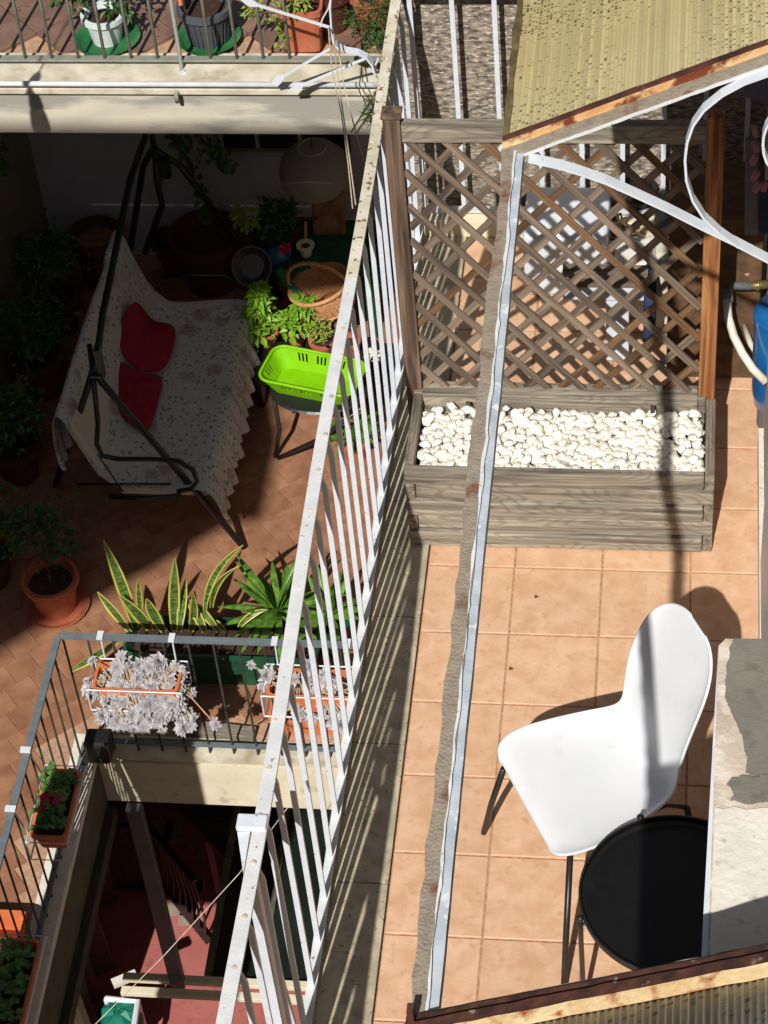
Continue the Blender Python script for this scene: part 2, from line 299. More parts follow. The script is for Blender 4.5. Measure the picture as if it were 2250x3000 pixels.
# ------------------------------------------------------------------ mesh builder
class MB:
    def __init__(s): s.v = []; s.f = []; s.mi = []; s.cur = 0
    def add(s, vs, fs):
        o = len(s.v); s.v += [tuple(x) for x in vs]
        for f in fs: s.f.append(tuple(i + o for i in f)); s.mi.append(s.cur)
        return s
    def hexa(s, p):   # 8 corners: bottom 4 (ccw from above), top 4
        return s.add(p, [(3, 2, 1, 0), (4, 5, 6, 7), (0, 1, 5, 4), (1, 2, 6, 5), (2, 3, 7, 6), (3, 0, 4, 7)])
    def box(s, c, d, rz=0, rot=None):
        m = rot or Matrix.Rotation(rz, 3, 'Z'); c = V(c); x, y, z = (a / 2 for a in d)
        return s.hexa([c + m @ V(q) for q in ((-x, -y, -z), (x, -y, -z), (x, y, -z), (-x, y, -z), (-x, -y, z), (x, -y, z), (x, y, z), (-x, y, z))])
    def span(s, a, b):
        a, b = V(a), V(b); return s.box((a + b) / 2, [abs(t) for t in (b - a)])
    def beam(s, a, b, w, h, up=(0, 0, 1)):
        a, b, up = V(a), V(b), V(up); d = (b - a).normalized()
        if abs(d.dot(up)) > .99: up = V((0, 1, 0))
        x = d.cross(up).normalized() * (w / 2); y = x.cross(d).normalized() * (h / 2)
        return s.hexa([a - x - y, a + x - y, b + x - y, b - x - y, a - x + y, a + x + y, b + x + y, b - x + y])
    def tube(s, pts, r, n=8, closed=False):
        pts = [V(p) for p in pts]; N = len(pts); rs = r if isinstance(r, (list, tuple)) else [r] * N
        vs = []; prev = None
        for i, p in enumerate(pts):
            if closed: d = pts[(i + 1) % N] - pts[i - 1]
            else: d = pts[min(i + 1, N - 1)] - pts[max(i - 1, 0)]
            d.normalize()
            if prev is None:
                u = V((0, 0, 1)) if abs(d.z) < .9 else V((1, 0, 0)); u = (u - d * u.dot(d)).normalized()
            else: u = (prev - d * prev.dot(d)).normalized()
            prev = u; w_ = d.cross(u)
            for k in range(n):
                a = 2 * math.pi * k / n; vs.append(p + (u * math.cos(a) + w_ * math.sin(a)) * rs[i])
        fs = []
        for i in range(N if closed else N - 1):
            j = (i + 1) % N
            for k in range(n): fs.append((i * n + k, i * n + (k + 1) % n, j * n + (k + 1) % n, j * n + k))
        if not closed: fs.append(tuple(range(n))[::-1]); fs.append(tuple((N - 1) * n + k for k in range(n)))
        return s.add(vs, fs)
    def band(s, pts, w, t, side):
        """flat bar bent along pts, wide along `side`, thick across"""
        pts = [V(p) for p in pts]; side = V(side).normalized(); vs = []; N = len(pts)
        for i, p in enumerate(pts):
            d = (pts[min(i + 1, N - 1)] - pts[max(i - 1, 0)]).normalized(); nn = d.cross(side).normalized() * (t / 2); q = side * (w / 2)
            vs += [p - nn - q, p + nn - q, p + nn + q, p - nn + q]
        fs = []
        for i in range(N - 1):
            for k in range(4): fs.append((i * 4 + k, i * 4 + (k + 1) % 4, i * 4 + 4 + (k + 1) % 4, i * 4 + 4 + k))
        fs += [(3, 2, 1, 0), tuple((N - 1) * 4 + k for k in range(4))]
        return s.add(vs, fs)
    def lathe(s, c, prof, n=24, rot=None, sx=1, sy=1):
        c = V(c); vs = []; m = rot or Matrix.Identity(3)
        for r, z in prof:
            for k in range(n):
                a = 2 * math.pi * k / n; vs.append(c + m @ V((r * sx * math.cos(a), r * sy * math.sin(a), z)))
        fs = []
        for i in range(len(prof) - 1):
            for k in range(n): fs.append((i * n + k, i * n + (k + 1) % n, (i + 1) * n + (k + 1) % n, (i + 1) * n + k))
        fs.append(tuple(range(n))[::-1]); fs.append(tuple((len(prof) - 1) * n + k for k in range(n)))
        return s.add(vs, fs)
    def rectpot(s, c, L, W, H, lip=.012, taper=.82, t=.008, rz=0):
        """open tapered window box with a lip"""
        c = V(c); m = Matrix.Rotation(rz, 3, 'Z')
        def ring(l, w_, z, rr=.16):
            o = []
            for sx, sy in ((1, 1), (-1, 1), (-1, -1), (1, -1)):
                for q in (0, 1, 2):
                    a = {(1, 1): 0, (-1, 1): 90, (-1, -1): 180, (1, -1): 270}[(sx, sy)] + q * 45
                    k = min(l, w_) * rr
                    o.append(c + m @ V((sx * (l / 2 - k) + k * math.cos(R(a)), sy * (w_ / 2 - k) + k * math.sin(R(a)), z)))
            return o
        rings = [ring(L * taper, W * taper, 0), ring(L * .97, W * .95, H * .86), ring(L + lip, W + lip, H * .87), ring(L + lip, W + lip, H), ring(L - 2 * t, W - 2 * t, H), ring(L * .93, W * .9, H * .72)]
        vs = sum(rings, []); n = 12; fs = []
        for i in range(len(rings) - 1):
            for k in range(n): fs.append((i * n + k, i * n + (k + 1) % n, (i + 1) * n + (k + 1) % n, (i + 1) * n + k))
        fs.append(tuple(range(n))[::-1])
        return s.add(vs, fs)
    def leaf(s, p, d, up, L, W, fold=.25):
        p, d, up = V(p), V(d).normalized(), V(up)
        x = d.cross(up)
        if x.length < .01: x = V((1, 0, 0))
        x.normalize(); u = x.cross(d).normalized(); q = p + d * L * .45 + u * W * fold
        return s.add([p, q - x * W / 2, p + d * L - u * W * .2, q + x * W / 2, p + d * L * .5], [(0, 4, 1), (1, 4, 2), (0, 3, 4), (4, 3, 2)])
    def blade(s, pts, w, side, edge=0.0, keel=.12):
        """long strap leaf along pts with widths w; edge>0 adds a differently coloured margin (slot 1)"""
        pts = [V(p) for p in pts]; N = len(pts); side = V(side).normalized(); rows = []
        for i, p in enumerate(pts):
            d = (pts[min(i + 1, N - 1)] - pts[max(i - 1, 0)]).normalized(); x = (side - d * side.dot(d)).normalized(); u = x.cross(d)
            ww = w[i] / 2; e = ww * (1 - edge)
            rows.append([p - x * ww + u * ww * keel * 2, p - x * e + u * ww * keel, p, p + x * e + u * ww * keel, p + x * ww + u * ww * keel * 2])
        o = len(s.v); s.v += [tuple(q) for r_ in rows for q in r_]
        for i in range(N - 1):
            for k in range(4):
                s.f.append((o + i * 5 + k, o + i * 5 + k + 1, o + i * 5 + 5 + k + 1, o + i * 5 + 5 + k)); s.mi.append(1 if edge and k in (0, 3) else 0)
        return s
    def build(s, name, mt, parent=None, smooth=False, bevel=0, org=None, label=None, cat=None, group=None, kind=None, solid=0, sub=0):
        me = bpy.data.meshes.new(name)
        o = bpy.data.objects.new(name, me)
        if parent is not None: base = worldloc(parent)
        else: base = V(org) if org is not None else V((0, 0, 0))
        me.from_pydata([tuple(V(v) - base) for v in s.v], [], s.f)
        for q in (mt if isinstance(mt, list) else [mt]): me.materials.append(q)
        if isinstance(mt, list): me.polygons.foreach_set('material_index', s.mi)
        if smooth: me.polygons.foreach_set('use_smooth', [True] * len(me.polygons))
        me.update(); col.objects.link(o)
        if parent is not None: o.parent = parent
        else: o.location = base
        if sub: q = o.modifiers.new('sub', 'SUBSURF'); q.levels = q.render_levels = sub
        if solid: q = o.modifiers.new('solid', 'SOLIDIFY'); q.thickness = solid
        if bevel: q = o.modifiers.new('bevel', 'BEVEL'); q.width = bevel; q.segments = 2; q.limit_method = 'ANGLE'
        tag(o, label, cat, group, kind)
        return o
def worldloc(o):
    p = V((0, 0, 0))
    while o is not None: p += o.location; o = o.parent
    return p
def tag(o, label=None, cat=None, group=None, kind=None):
    if label: o['label'] = label
    if cat: o['category'] = cat
    if group: o['group'] = group
    if kind: o['kind'] = kind
def thing(name, label, cat, loc=(0, 0, 0), group=None):
    o = bpy.data.objects.new(name, None); col.objects.link(o); o.location = loc; o.empty_display_size = .1
    tag(o, label, cat, group); return o
def share(src, parent, loc, rot=(0, 0, 0), scale=(1, 1, 1)):
    c = src.copy(); col.objects.link(c); c.parent = parent; c.location = loc; c.rotation_euler = rot; c.scale = scale
    return c
def rv(a=1): return V((random.uniform(-a, a), random.uniform(-a, a), random.uniform(-a, a)))
def foliage(b, c, rad, n, L, W, clumps=8, flat=.3, rr=None):
    """leaves spread through an uneven volume made of clumps"""
    c = V(c); rad = V(rad); R_ = rr or random
    cl = []
    for _ in range(clumps):
        while True:
            q = V((R_.uniform(-1, 1), R_.uniform(-1, 1), R_.uniform(-1, 1)))
            if q.length < 1: break
        cl.append((c + V((q.x * rad.x, q.y * rad.y, q.z * rad.z)) * .75, R_.uniform(.35, .6)))
    for i in range(n):
        cc, s_ = R_.choice(cl)
        q = V((R_.gauss(0, .5), R_.gauss(0, .5), R_.gauss(0, .5)))
        p = cc + V((q.x * rad.x, q.y * rad.y, q.z * rad.z)) * s_
        d = (p - c).normalized() * .6 + V((R_.uniform(-1, 1), R_.uniform(-1, 1), R_.uniform(-.6, .6)))
        k = R_.uniform(.6, 1.2)
        b.leaf(p, d, V((R_.uniform(-.5, .5), R_.uniform(-.5, .5), 1)), L * k, W * k, flat)
    return b
def potprof(r, h, lip=.012, t=.01, taper=.72, lh=.16):
    return [(.001, 0), (r * taper, 0), (r * .97, h * (1 - lh)), (r + lip, h * (1 - lh)), (r + lip, h), (r - t, h), (r * .93 - t, h * .8), (.001, h * .8)]

# ================================================================== OUR TERRACE
T = 1 / 3.0
WX = 1.272          # building wall
ZF = 0.0
# slab under the terrace and grout bed
b = MB(); b.span((-.235, -6.2, -.32), (WX + .3, 2.3, -.12)); b.build('terrace_slab', M['plaster2'], kind='structure')
b = MB(); b.span((0.0, -6.2, -.118), (WX, 2.04, -.005)); fl = b.build('terrace_floor', M['grout'], kind='structure')
def tile_mesh(w, d, h, g=.0035, ch=.003):
    b = MB(); w2, d2 = w / 2 - g, d / 2 - g; w3, d3 = w2 - ch, d2 - ch
    v = [(-w2, -d2, -h), (w2, -d2, -h), (w2, d2, -h), (-w2, d2, -h), (-w2, -d2, -ch * .6), (w2, -d2, -ch * .6), (w2, d2, -ch * .6), (-w2, d2, -ch * .6), (-w3, -d3, 0), (w3, -d3, 0), (w3, d3, 0), (-w3, d3, 0)]
    b.add(v, [(0, 1, 5, 4), (1, 2, 6, 5), (2, 3, 7, 6), (3, 0, 4, 7), (4, 5, 9, 8), (5, 6, 10, 9), (6, 7, 11, 10), (7, 4, 8, 11), (8, 9, 10, 11)])
    return b
t_full = t_part = None
for i in range(4):
    for j in range(-12, 6):
        wd = T if i < 3 else WX - 1.0
        cx, cy = i * T + wd / 2, j * T + T / 2
        if i < 3 and t_full: o = share(t_full, fl, (cx, cy, 0))
        elif i == 3 and t_part: o = share(t_part, fl, (cx, cy, 0))
        else:
            o = tile_mesh(wd, T, .0049).build('tile', M['tile'], fl); o.location = (cx, cy, 0)
            if i < 3: t_full = o
            else: t_part = o
        o.location.z = random.uniform(0, .0006); o.rotation_euler = (random.uniform(-.0012, .0012), random.uniform(-.0012, .0012), random.uniform(-.002, .002))
# far strip of tiles up to the end wall
b = MB(); b.span((-.235, -6.2, -.118), (-.003, 2.04, -.012)); lg = b.build('terrace_kerb', M['ledge'], kind='structure')
ks = None
for k in range(-10, 4):
    if ks is None:
        b = MB(); b.box((0, 0, 0), (.228, .596, .016)); ks = b.build('stone', M['ledge'], lg, bevel=.003); o = ks
    else: o = share(ks, lg, (0, 0, 0))
    o.location = (-.119, k * .6 + .03, -.003 + random.uniform(0, .001))
# end wall
b = MB(); b.span((-.26, 2.1, -.3), (1.6, 2.35, 2.4)); b.build('roughcast_wall', M['roughcast'], label='grey roughcast wall closing the far end of the terrace', cat='wall', org=(0.6, 2.2, 0))
b = MB(); b.span((-.19, 1.93, .0), (WX - .02, 2.03, .09)); b.build('sill', M['plaster2'], org=(.5, 2, 0), label='pale plaster sill under the cross railing at the terrace end', cat='sill', bevel=.004)
# building wall on the right with a white door frame strip
b = MB(); b.span((WX + .002, -7.5, -8.2), (WX + .35, 4.6, 12)); bw = b.build('building_wall', M['wall_ext'], org=(1.4, -2, 0), label='tall cream house wall along the right edge of the terrace', cat='wall')
b = MB(); b.span((WX - .02, -2.4, .0), (WX + .0, .66, .12)); b.build('skirting', M['conc_white'], bw)
b = MB(); b.span((WX - .016, -1.1, .0), (WX - .0125, -.05, 2.0)); b.build('door_frame', M['white_metal'], bw)

# ---- white railing
HZ = 1.25; HX = -.222
ra = thing('white_railing', 'long white iron railing along the left edge of the tiled terrace', 'railing', (HX, -1, 0))
M['cream_old'] = mat('cream_rusty_paint', '#bdb59c', '#d6d2c4', 10, .6, .2, 80, c='#6e5438', cscale=42, clo=.6, chi=.66)
for y0, y1, mm_ in ((-4.6, .22, M['white_old']), (.221, 1.98, M['cream_old'])):
    b = MB(); pts = []
    for i in range(21):
        y = y0 + i * (y1 - y0) / 20; pts.append((HX + .006 * math.sin(y * 2.5), y, HZ + .004 * math.sin(y * 3.6)))
    b.band(pts, .043, .012, (1, 0, 0)); hr = b.build('handrail', mm_, ra, bevel=.0015)
b = MB()
for k in range(-26, 12):
    y = -.02 + .172 * k + random.uniform(-.006, .006); b.lathe((HX + random.uniform(-.004, .004), y - .01, HZ + .0055), [(.009, 0), (.008, .0016), (.004, .0025)], 7)
b.build('rivet', M['conc_pale'], hr, kind='stuff')
b = MB(); b.beam((HX + .012, -4.6, .045), (HX + .012, 1.99, .045), .034, .014); b.build('bottom_rail', M['white_old'], ra)
bb = MB(); bb.tube([(0, 0, 0)] * 1 + [(0, 0, 0)], .001, 4)
bb = MB(); bb.band([(0, 0, 0), (0, 0, 1.10), (-.002, 0, 1.115), (-.012, 0, 1.155), (-.012, 0, 1.195)], .012, .018, (0, 1, 0))
bal = None
for k in range(-26, 12):
    y = -.02 + .172 * k
    if bal is None: bal = bb.build('baluster', M['white_metal'], ra); 
    o = bal if k == -26 else share(bal, ra, (0, 0, 0))
    if k == -26:
        me = bal.data
        for v in me.vertices: v.co = v.co + worldloc(ra)
    o.location = (.012, y + 1, .05); o.rotation_euler = (random.uniform(-.006, .006), random.uniform(-.006, .006), 0)
# joint block, gusset and post
j = at(735, 2412, z=HZ)
b = MB(); b.box((HX - .02, j.y, HZ + .002), (.088, .052, .022)); b.build('joint_plate', M['white_metal'], ra, bevel=.005)
b = MB(); z1 = HZ - .004
b.add([(HX - .06, j.y - .028, z1), (HX - .022, j.y - .028, z1 + .003), (HX - .022, j.y - .17, z1), (HX - .06, j.y - .028, z1 - .09), (HX - .022, j.y - .028, z1 - .11), (HX - .022, j.y - .17, z1 - .03)], [(0, 1, 2), (5, 4, 3), (0, 3, 4, 1), (1, 4, 5, 2), (2, 5, 3, 0)])
b.build('gusset', M['white_metal'], ra)
b = MB(); pw = at(770, 2600, z=HZ - .05).y; b.box((HX + .004, pw, .65), (.034, .034, 1.18)); b.build('post', M['white_metal'], ra, bevel=.003)
b = MB(); b.beam((HX, pw + .17, .08), (HX - .004, pw + .03, HZ - .04), .018, .012); b.build('brace', M['white_metal'], ra)
# cross railing at the end
rc = thing('cross_railing', 'short white cross railing in front of the roughcast wall', 'railing', (.5, 1.98, 0))
b = MB(); b.beam((HX + .02, 1.98, .115), (WX - .03, 1.98, .115), .034, .012); b.build('bottom_rail', M['white_old'], rc)
b = MB(); b.beam((HX + .02, 1.98, HZ), (WX - .03, 1.98, HZ), .043, .012); b.build('handrail', M['white_old'], rc)
c0 = None
for k in range(9):
    x = -.185 + .172 * k
    if c0 is None: b = MB(); b.box((x, 1.98, (HZ + .12) / 2), (.02, .012, HZ - .13)); c0 = b.build('baluster', M['white_metal'], rc); x0 = x
    else: share(c0, rc, (x - x0, 0, 0))

# ---- planter with trellis
PX0, PX1, PY0, PY1, LH, BT = -.078, 1.078, .10, .55, .0845, .036
pl = thing('trellis_planter', 'grey weathered wooden planter box with a diagonal lattice trellis', 'planter', (.5, .1, 0))
for k in range(5):
    z0, z1 = k * LH + .004, (k + 1) * LH - .004
    odd = k % 2 == 0            # left: front board runs to the corner; right: side board shows its end
    lx = PX0 if odd else PX0 + BT + .002; rx = PX1 - BT - .002 if odd else PX1
    of = .005 if k % 2 else -.005
    b = MB(); b.span((lx, PY0 + of, z0), (rx, PY0 + BT + of, z1)); b.build('board', M['grey_wood'], pl, bevel=.008)
    b = MB(); b.span((lx, PY1 - BT, z0), (rx, PY1, z1)); b.build('board', M['grey_wood'], pl, bevel=.004)
    b = MB(); b.span((PX0, PY0 + (BT + .002 if odd else .003), z0), (PX0 + BT, PY1 - BT - .002, z1)); b.build('board', M['grey_wood_y'], pl, bevel=.004)
    b = MB(); b.span((PX1 - BT, PY0 + (.003 if odd else BT + .002), z0), (PX1, PY1 - BT - .002, z1)); b.build('board', M['grey_wood_y'], pl, bevel=.004)
YT = .56
zt = at(1135, 335, Y=YT).z
b = MB(); b.span((-.108, YT - .03, .005), (-.046, YT + .03, zt)); b.build('post', M['post_wood'], pl, bevel=.005)
b = MB(); b.span((-.113, YT - .035, zt), (-.041, YT + .035, zt + .012)); b.build('post_cap', M['post_wood'], pl, bevel=.003)
zr = at(2095, 330, Y=YT).z
b = MB(); b.span((1.012, YT - .03, .005), (1.074, YT + .03, zr)); b.build('post', M['post_orange'], pl, bevel=.005)
z1, z2 = at(1300, 352, Y=YT).z, at(1300, 412, Y=YT).z
b = MB(); b.span((-.044, YT - .03, z2 + .012), (1.010, YT + .012, z1)); b.build('top_rail', M['grey_wood'], pl, bevel=.004)
LT = z2 + .012
zb1, zb2 = at(1500, 1128, Y=YT).z, at(1500, 1166, Y=YT).z
b = MB(); b.span((-.044, .498, zb2), (1.010, YT + .018, zb1)); b.build('bottom_rail', M['grey_wood'], pl, bevel=.004)
LB = zb1
zm = (.35 + zb2) / 2
b = MB(); b.span((-.040, .462, .33), (1.038, .492, zm - .003)); b.build('back_board', M['grey_wood'], pl, bevel=.004)
b = MB(); b.span((-.040, .466, zm), (1.038, .496, zb2 + .01)); b.build('back_board', M['grey_wood'], pl, bevel=.004)
for px in (1372, 1912):
    q = at(px, 1190, Y=.46); b = MB(); b.span((q.x - .008, .452, .37), (q.x + .008, .4615, .43)); b.build('bracket', M['bar_dark'], pl)
# lattice: two layers of diagonal slats, each slat cut at the frame
def clip(p, d, x0, x1, z0, z1):
    ts = []
    t0, t1 = -9, 9
    for a, dd, lo, hi in ((p[0], d[0], x0, x1), (p[1], d[1], z0, z1)):
        ta, tb = (lo - a) / dd, (hi - a) / dd
        if ta > tb: ta, tb = tb, ta
        t0, t1 = max(t0, ta), min(t1, tb)
    return t0, t1
zA = at(1200, 494, Y=YT).z
ux = -.046; uz = .158
for layer in (0, 1):
    d = (.84, -1) if layer == 0 else (.84, 1)
    yy = YT - .016 if layer == 0 else YT - .006
    for k in range(-18, 20):
        p = (ux, zA + k * uz + (0 if layer == 0 else .045))
        t0, t1 = clip(p, d, -.046, 1.012, LB - .004, LT + .004)
        if t1 - t0 < .03: continue
        a = V((p[0] + d[0] * t0, yy, p[1] + d[1] * t0)); c = V((p[0] + d[0] * t1, yy, p[1] + d[1] * t1))
        L = (c - a).length
        b = MB(); n = max(2, int(L / .06)); vs = []; hw = .0135
        for i in range(n + 1):                      # slightly wavy, built along local X so the grain follows
            x = -L / 2 + L * i / n; dz = random.uniform(-.0012, .0012); dy = random.uniform(-.001, .001)
            vs += [(x, -.004 + dy, -hw + dz), (x, .004 + dy, -hw + dz), (x, .004 + dy, hw + dz), (x, -.004 + dy, hw + dz)]
        fs = []
        for i in range(n):
            for q in range(4): fs.append((i * 4 + (q + 1) % 4, i * 4 + q, i * 4 + 4 + q, i * 4 + 4 + (q + 1) % 4))
        fs += [(0, 1, 2, 3), (n * 4 + 3, n * 4 + 2, n * 4 + 1, n * 4)]
        b.add([V(v) + worldloc(pl) for v in vs], fs)
        o = b.build('slat', M['slat_warm'] if (random.random() < .3) else M['slat'], pl)
        o.location = (a + c) / 2 - worldloc(pl)
        o.rotation_euler = (0, math.atan2(-(c - a).z, (c - a).x), 0)
# ---- pebbles in the planter
random.seed(11)
pb = thing('pebble_bed', 'heap of white pebbles filling the grey wooden planter', 'pebbles', (.5, .3, .3))
protos = []
for s_ in range(8):
    b = MB(); prof = []
    N_, K_ = 7, 5; vs = [(0, 0, -1)]; fs = []
    off = [[random.uniform(.66, 1.16) for _ in range(N_)] for _ in range(K_)]
    for i in range(K_):
        ph = -math.pi / 2 + math.pi * (i + 1) / (K_ + 1)
        for k in range(N_):
            a = 2 * math.pi * k / N_; r_ = off[i][k]; vs.append((math.cos(ph) * math.cos(a) * r_, math.cos(ph) * math.sin(a) * r_, math.sin(ph) * r_))
    vs.append((0, 0, 1)); last = len(vs) - 1
    for k in range(N_): fs.append((0, 1 + (k + 1) % N_, 1 + k)); fs.append((last, 1 + (K_ - 1) * N_ + k, 1 + (K_ - 1) * N_ + (k + 1) % N_))
    for i in range(K_ - 1):
        for k in range(N_): fs.append((1 + i * N_ + k, 1 + i * N_ + (k + 1) % N_, 1 + (i + 1) * N_ + (k + 1) % N_, 1 + (i + 1) * N_ + k))
    protos.append((vs, fs))
pob = []
base = worldloc(pb)
for vs, fs in protos:
    me = bpy.data.meshes.new('pebble'); me.from_pydata(vs, [], fs); me.materials.append(M['pebble']); me.polygons.foreach_set('use_smooth', [True] * len(fs)); me.update(); pob.append(me)
cnt = 0
nx, ny = 27, 11
for i in range(nx):
    for jj in range(ny):
        x = PX0 + .055 + (i + .5 + random.uniform(-.42, .42)) * (1.045 / nx); y = PY0 + .052 + (jj + .5 + random.uniform(-.42, .42)) * (.315 / ny)
        z = .375 + .010 * math.sin(x * 7) + random.uniform(-.008, .009) + (.014 if jj > 8 else 0)
        o = bpy.data.objects.new('pebble', random.choice(pob)); col.objects.link(o); o.parent = pb; cnt += 1
        o.location = V((x, y, z)) - base; s_ = random.uniform(.8, 1.25)
        o.scale = (0.025 * s_ * random.uniform(.85, 1.2), .019 * s_ * random.uniform(.85, 1.15), .0135 * s_)
        o.rotation_euler = (random.uniform(-.7, .7), random.uniform(-.7, .7), random.uniform(0, 6.28))
b = MB()
for i in range(620):
    x = random.uniform(PX0 + .05, PX1 - .05); y = random.uniform(PY0 + .05, .455); z = .366 + random.uniform(-.012, .012)
    vs, fs = random.choice(protos); m = mathutils.Euler((random.uniform(-1, 1), random.uniform(-1, 1), random.uniform(0, 6.28))).to_matrix()
    b.add([m @ V((v[0] * .024, v[1] * .019, v[2] * .015)) + V((x, y, z)) for v in vs], fs)
b.build('pebble_fill', M['pebble'], pb, smooth=True, kind='stuff')
b = MB(); b.span((PX0 + BT + .001, PY0 + BT + .001, .28), (PX1 - BT - .001, .461, .33)); b.build('planter_soil', M['soil'], pl)
b = MB(); q = at(1583, 1385, z=.392); b.leaf(q, (1, .1, .3), (0, 0, 1), .03, .02); b.build('dry_leaf', M['wicker'], org=q, label='small dry brown leaf on the white pebbles', cat='leaf')
for px, py in ((1571, 1752), (1497, 1963)):
    q = at(px, py, z=.004); b = MB(); b.leaf(q - V((.01, 0, 0)), (1, .3, .2), (0, 0, 1), .022, .013)
    b.leaf(q, (-.3, .5, .5), (0, 0, 1), .014, .01); b.build('leaf_scrap', M['twig'], org=q, label='tiny brown leaf scrap on the tiles ' + ('between the planter and the chair' if px > 1500 else 'nearest the white chair seat'), cat='leaf')

# ---- awning frame
BZ = 3.1; BX = .518
aw = thing('metal_awning', 'rusty iron awning frame with yellowed ribbed plastic sheets over the terrace', 'awning', (1.2, -2.6, 3.1))
random.seed(5)
def ragged(b, y0, y1, x0, x1, z0, z1, n=70, jl=.004, jr=.002):
    vs = []; xl = xr = 0
    for i in range(n + 1):
        y = y0 + (y1 - y0) * i / n; xl = xl * .5 + random.uniform(-jl, jl); xr = xr * .5 + random.uniform(-jr, jr)
        vs += [(x0 + xl, y, z0), (x1 + xr, y, z0), (x1 + xr, y, z1 + random.uniform(-.001, .001)), (x0 + xl, y, z1 + random.uniform(-.001, .001))]
    fs = []
    for i in range(n):
        for k in range(4): fs.append((i * 4 + k, i * 4 + (k + 1) % 4, i * 4 + 4 + (k + 1) % 4, i * 4 + 4 + k))
    fs += [(3, 2, 1, 0), (n * 4, n * 4 + 1, n * 4 + 2, n * 4 + 3)]
    b.add(vs, fs)
b = MB(); ragged(b, -3.90, -1.36, BX - .023, BX + .009, BZ - .02, BZ); fbm = b.build('front_beam', M['filler'], aw)
b = MB(); ragged(b, -3.93, -1.36, BX + .007, BX + .028, BZ - .045, BZ - .006, jl=.003, jr=.0006); b.build('beam_edge', M['beam_paint'], aw)
b = MB(); ragged(b, -3.93, -1.36, BX + .006, BX + .0105, BZ - .01, BZ + .003, n=90, jl=.0025, jr=.003); b.build('paint_flake', M['white_old'], fbm)
b = MB(); b.span((BX - .02, -6.6, BZ - .04), (BX + .03, -3.94, BZ - .01)); b.build('front_beam', M['rust_dark'], aw)
b = MB(); b.span((BX - .02, -1.35, BZ - .04), (BX + .03, 1.2, BZ - .01)); b.build('front_beam', M['rust_dark'], aw)
SL = .46
def zz(x): return BZ + .012 + SL * (x - BX)
def sheet(name, y0, y1, x0, x1, rib, m, amp=.0018):
    b = MB(); n = int((x1 - x0) / rib) * 4; ys = [y0 + (y1 - y0) * i / 2 for i in range(3)]; vs = []
    for i in range(n + 1):
        x = x0 + (x1 - x0) * i / n; h = amp * math.cos(2 * math.pi * (x - x0) / rib)
        for y in ys: vs.append((x, y, zz(x) + h))
    fs = []
    for i in range(n):
        for k in range(2): fs.append((i * 3 + k, i * 3 + 3 + k, i * 3 + 4 + k, i * 3 + k + 1))
    b.add(vs, fs); return b.build(name, m, aw, smooth=True)
s1 = sheet('ribbed_sheet', -1.335, 1.15, BX - .02, WX, .0095, M['poly_far'], .0003)
s2 = sheet('ribbed_sheet', -6.6, -3.898, BX - .02, WX, .0125, M['poly_near'], .0014)
for s_ in (s1, s2): q = s_.modifiers.new('solid', 'SOLIDIFY'); q.thickness = .008; q.offset = -1
def edge(y, dz, w_, h_, m, nm, x0=BX - .024, x1=WX):
    b = MB(); n = 24; P = []
    for i in range(n + 1):
        x = x0 + (x1 - x0) * i / n; P.append((x, y + random.uniform(-.0012, .0012), zz(x) + dz + random.uniform(-.0008, .0008)))
    b.band(P, w_, h_, (0, 1, 0)); b.build(nm, m, aw)
edge(-1.345, .006, .012, .014, M['rust_dark'], 'edge_bar')
edge(-1.361, -.002, .021, .012, M['rust_or'], 'edge_bar')
edge(-1.377, -.02, .012, .03, M['filler'], 'edge_bar')
edge(-1.386, -.034, .006, .006, M['white_old'], 'edge_bar')
edge(-3.893, .010, .019, .014, M['rust_pale'], 'edge_bar')
edge(-3.872, .002, .024, .020, M['rust_dark'], 'edge_bar')
edge(-3.880, -.016, .07, .010, M['rust_dark'], 'edge_bar')  # wide bar added underneath to close a light gap in the awning shadow
edge(-3.849, -.010, .022, .018, M['rust_dark'], 'edge_bar')
edge(-3.833, -.020, .010, .016, M['filler'], 'edge_bar')
b = MB(); ragged(b, -1.35, 1.15, BX - .03, BX - .012, BZ - .012, BZ + .012, n=60, jl=.003, jr=.003); b.build('sheet_edge', M['poly_edge'], aw)
q = at(1190, 2938, z=BZ); b = MB(); b.box((BX - .016, -3.85, BZ + .02), (.012, .02, .06)); b.build('corner_pin', M['rust_dark'], aw)
YB = -1.40
pp = [at(px, py, Y=YB) for px, py in ((1548, 462), (1640, 482), (1700, 500), (1775, 526), (1850, 560), (1950, 606), (2050, 657), (2150, 705), (2250, 757), (2330, 800))]
b = MB(); b.band(pp, .034, .006, (0, 1, 0)); b.build('bracket', M['white_metal'], aw)
pp = [at(px, py, Y=YB - .004) for px, py in ((2330, 175), (2250, 212), (2180, 237), (2115, 272), (2062, 315), (2030, 360), (2013, 410), (2007, 460), (2011, 520), (2030, 580), (2063, 632), (2110, 677), (2165, 716))]
b = MB(); b.band(pp, .03, .006, (0, 1, 0)); b.build('scroll', M['white_metal'], aw, smooth=False)
pp = [at(2280 + 45 * math.cos(a), 415 + 78 * math.sin(a), Y=YB - .004) for a in [i * math.pi / 9 for i in range(19)]]
b = MB(); b.band(pp, .03, .006, (0, 1, 0)); b.build('scroll', M['white_metal'], aw)

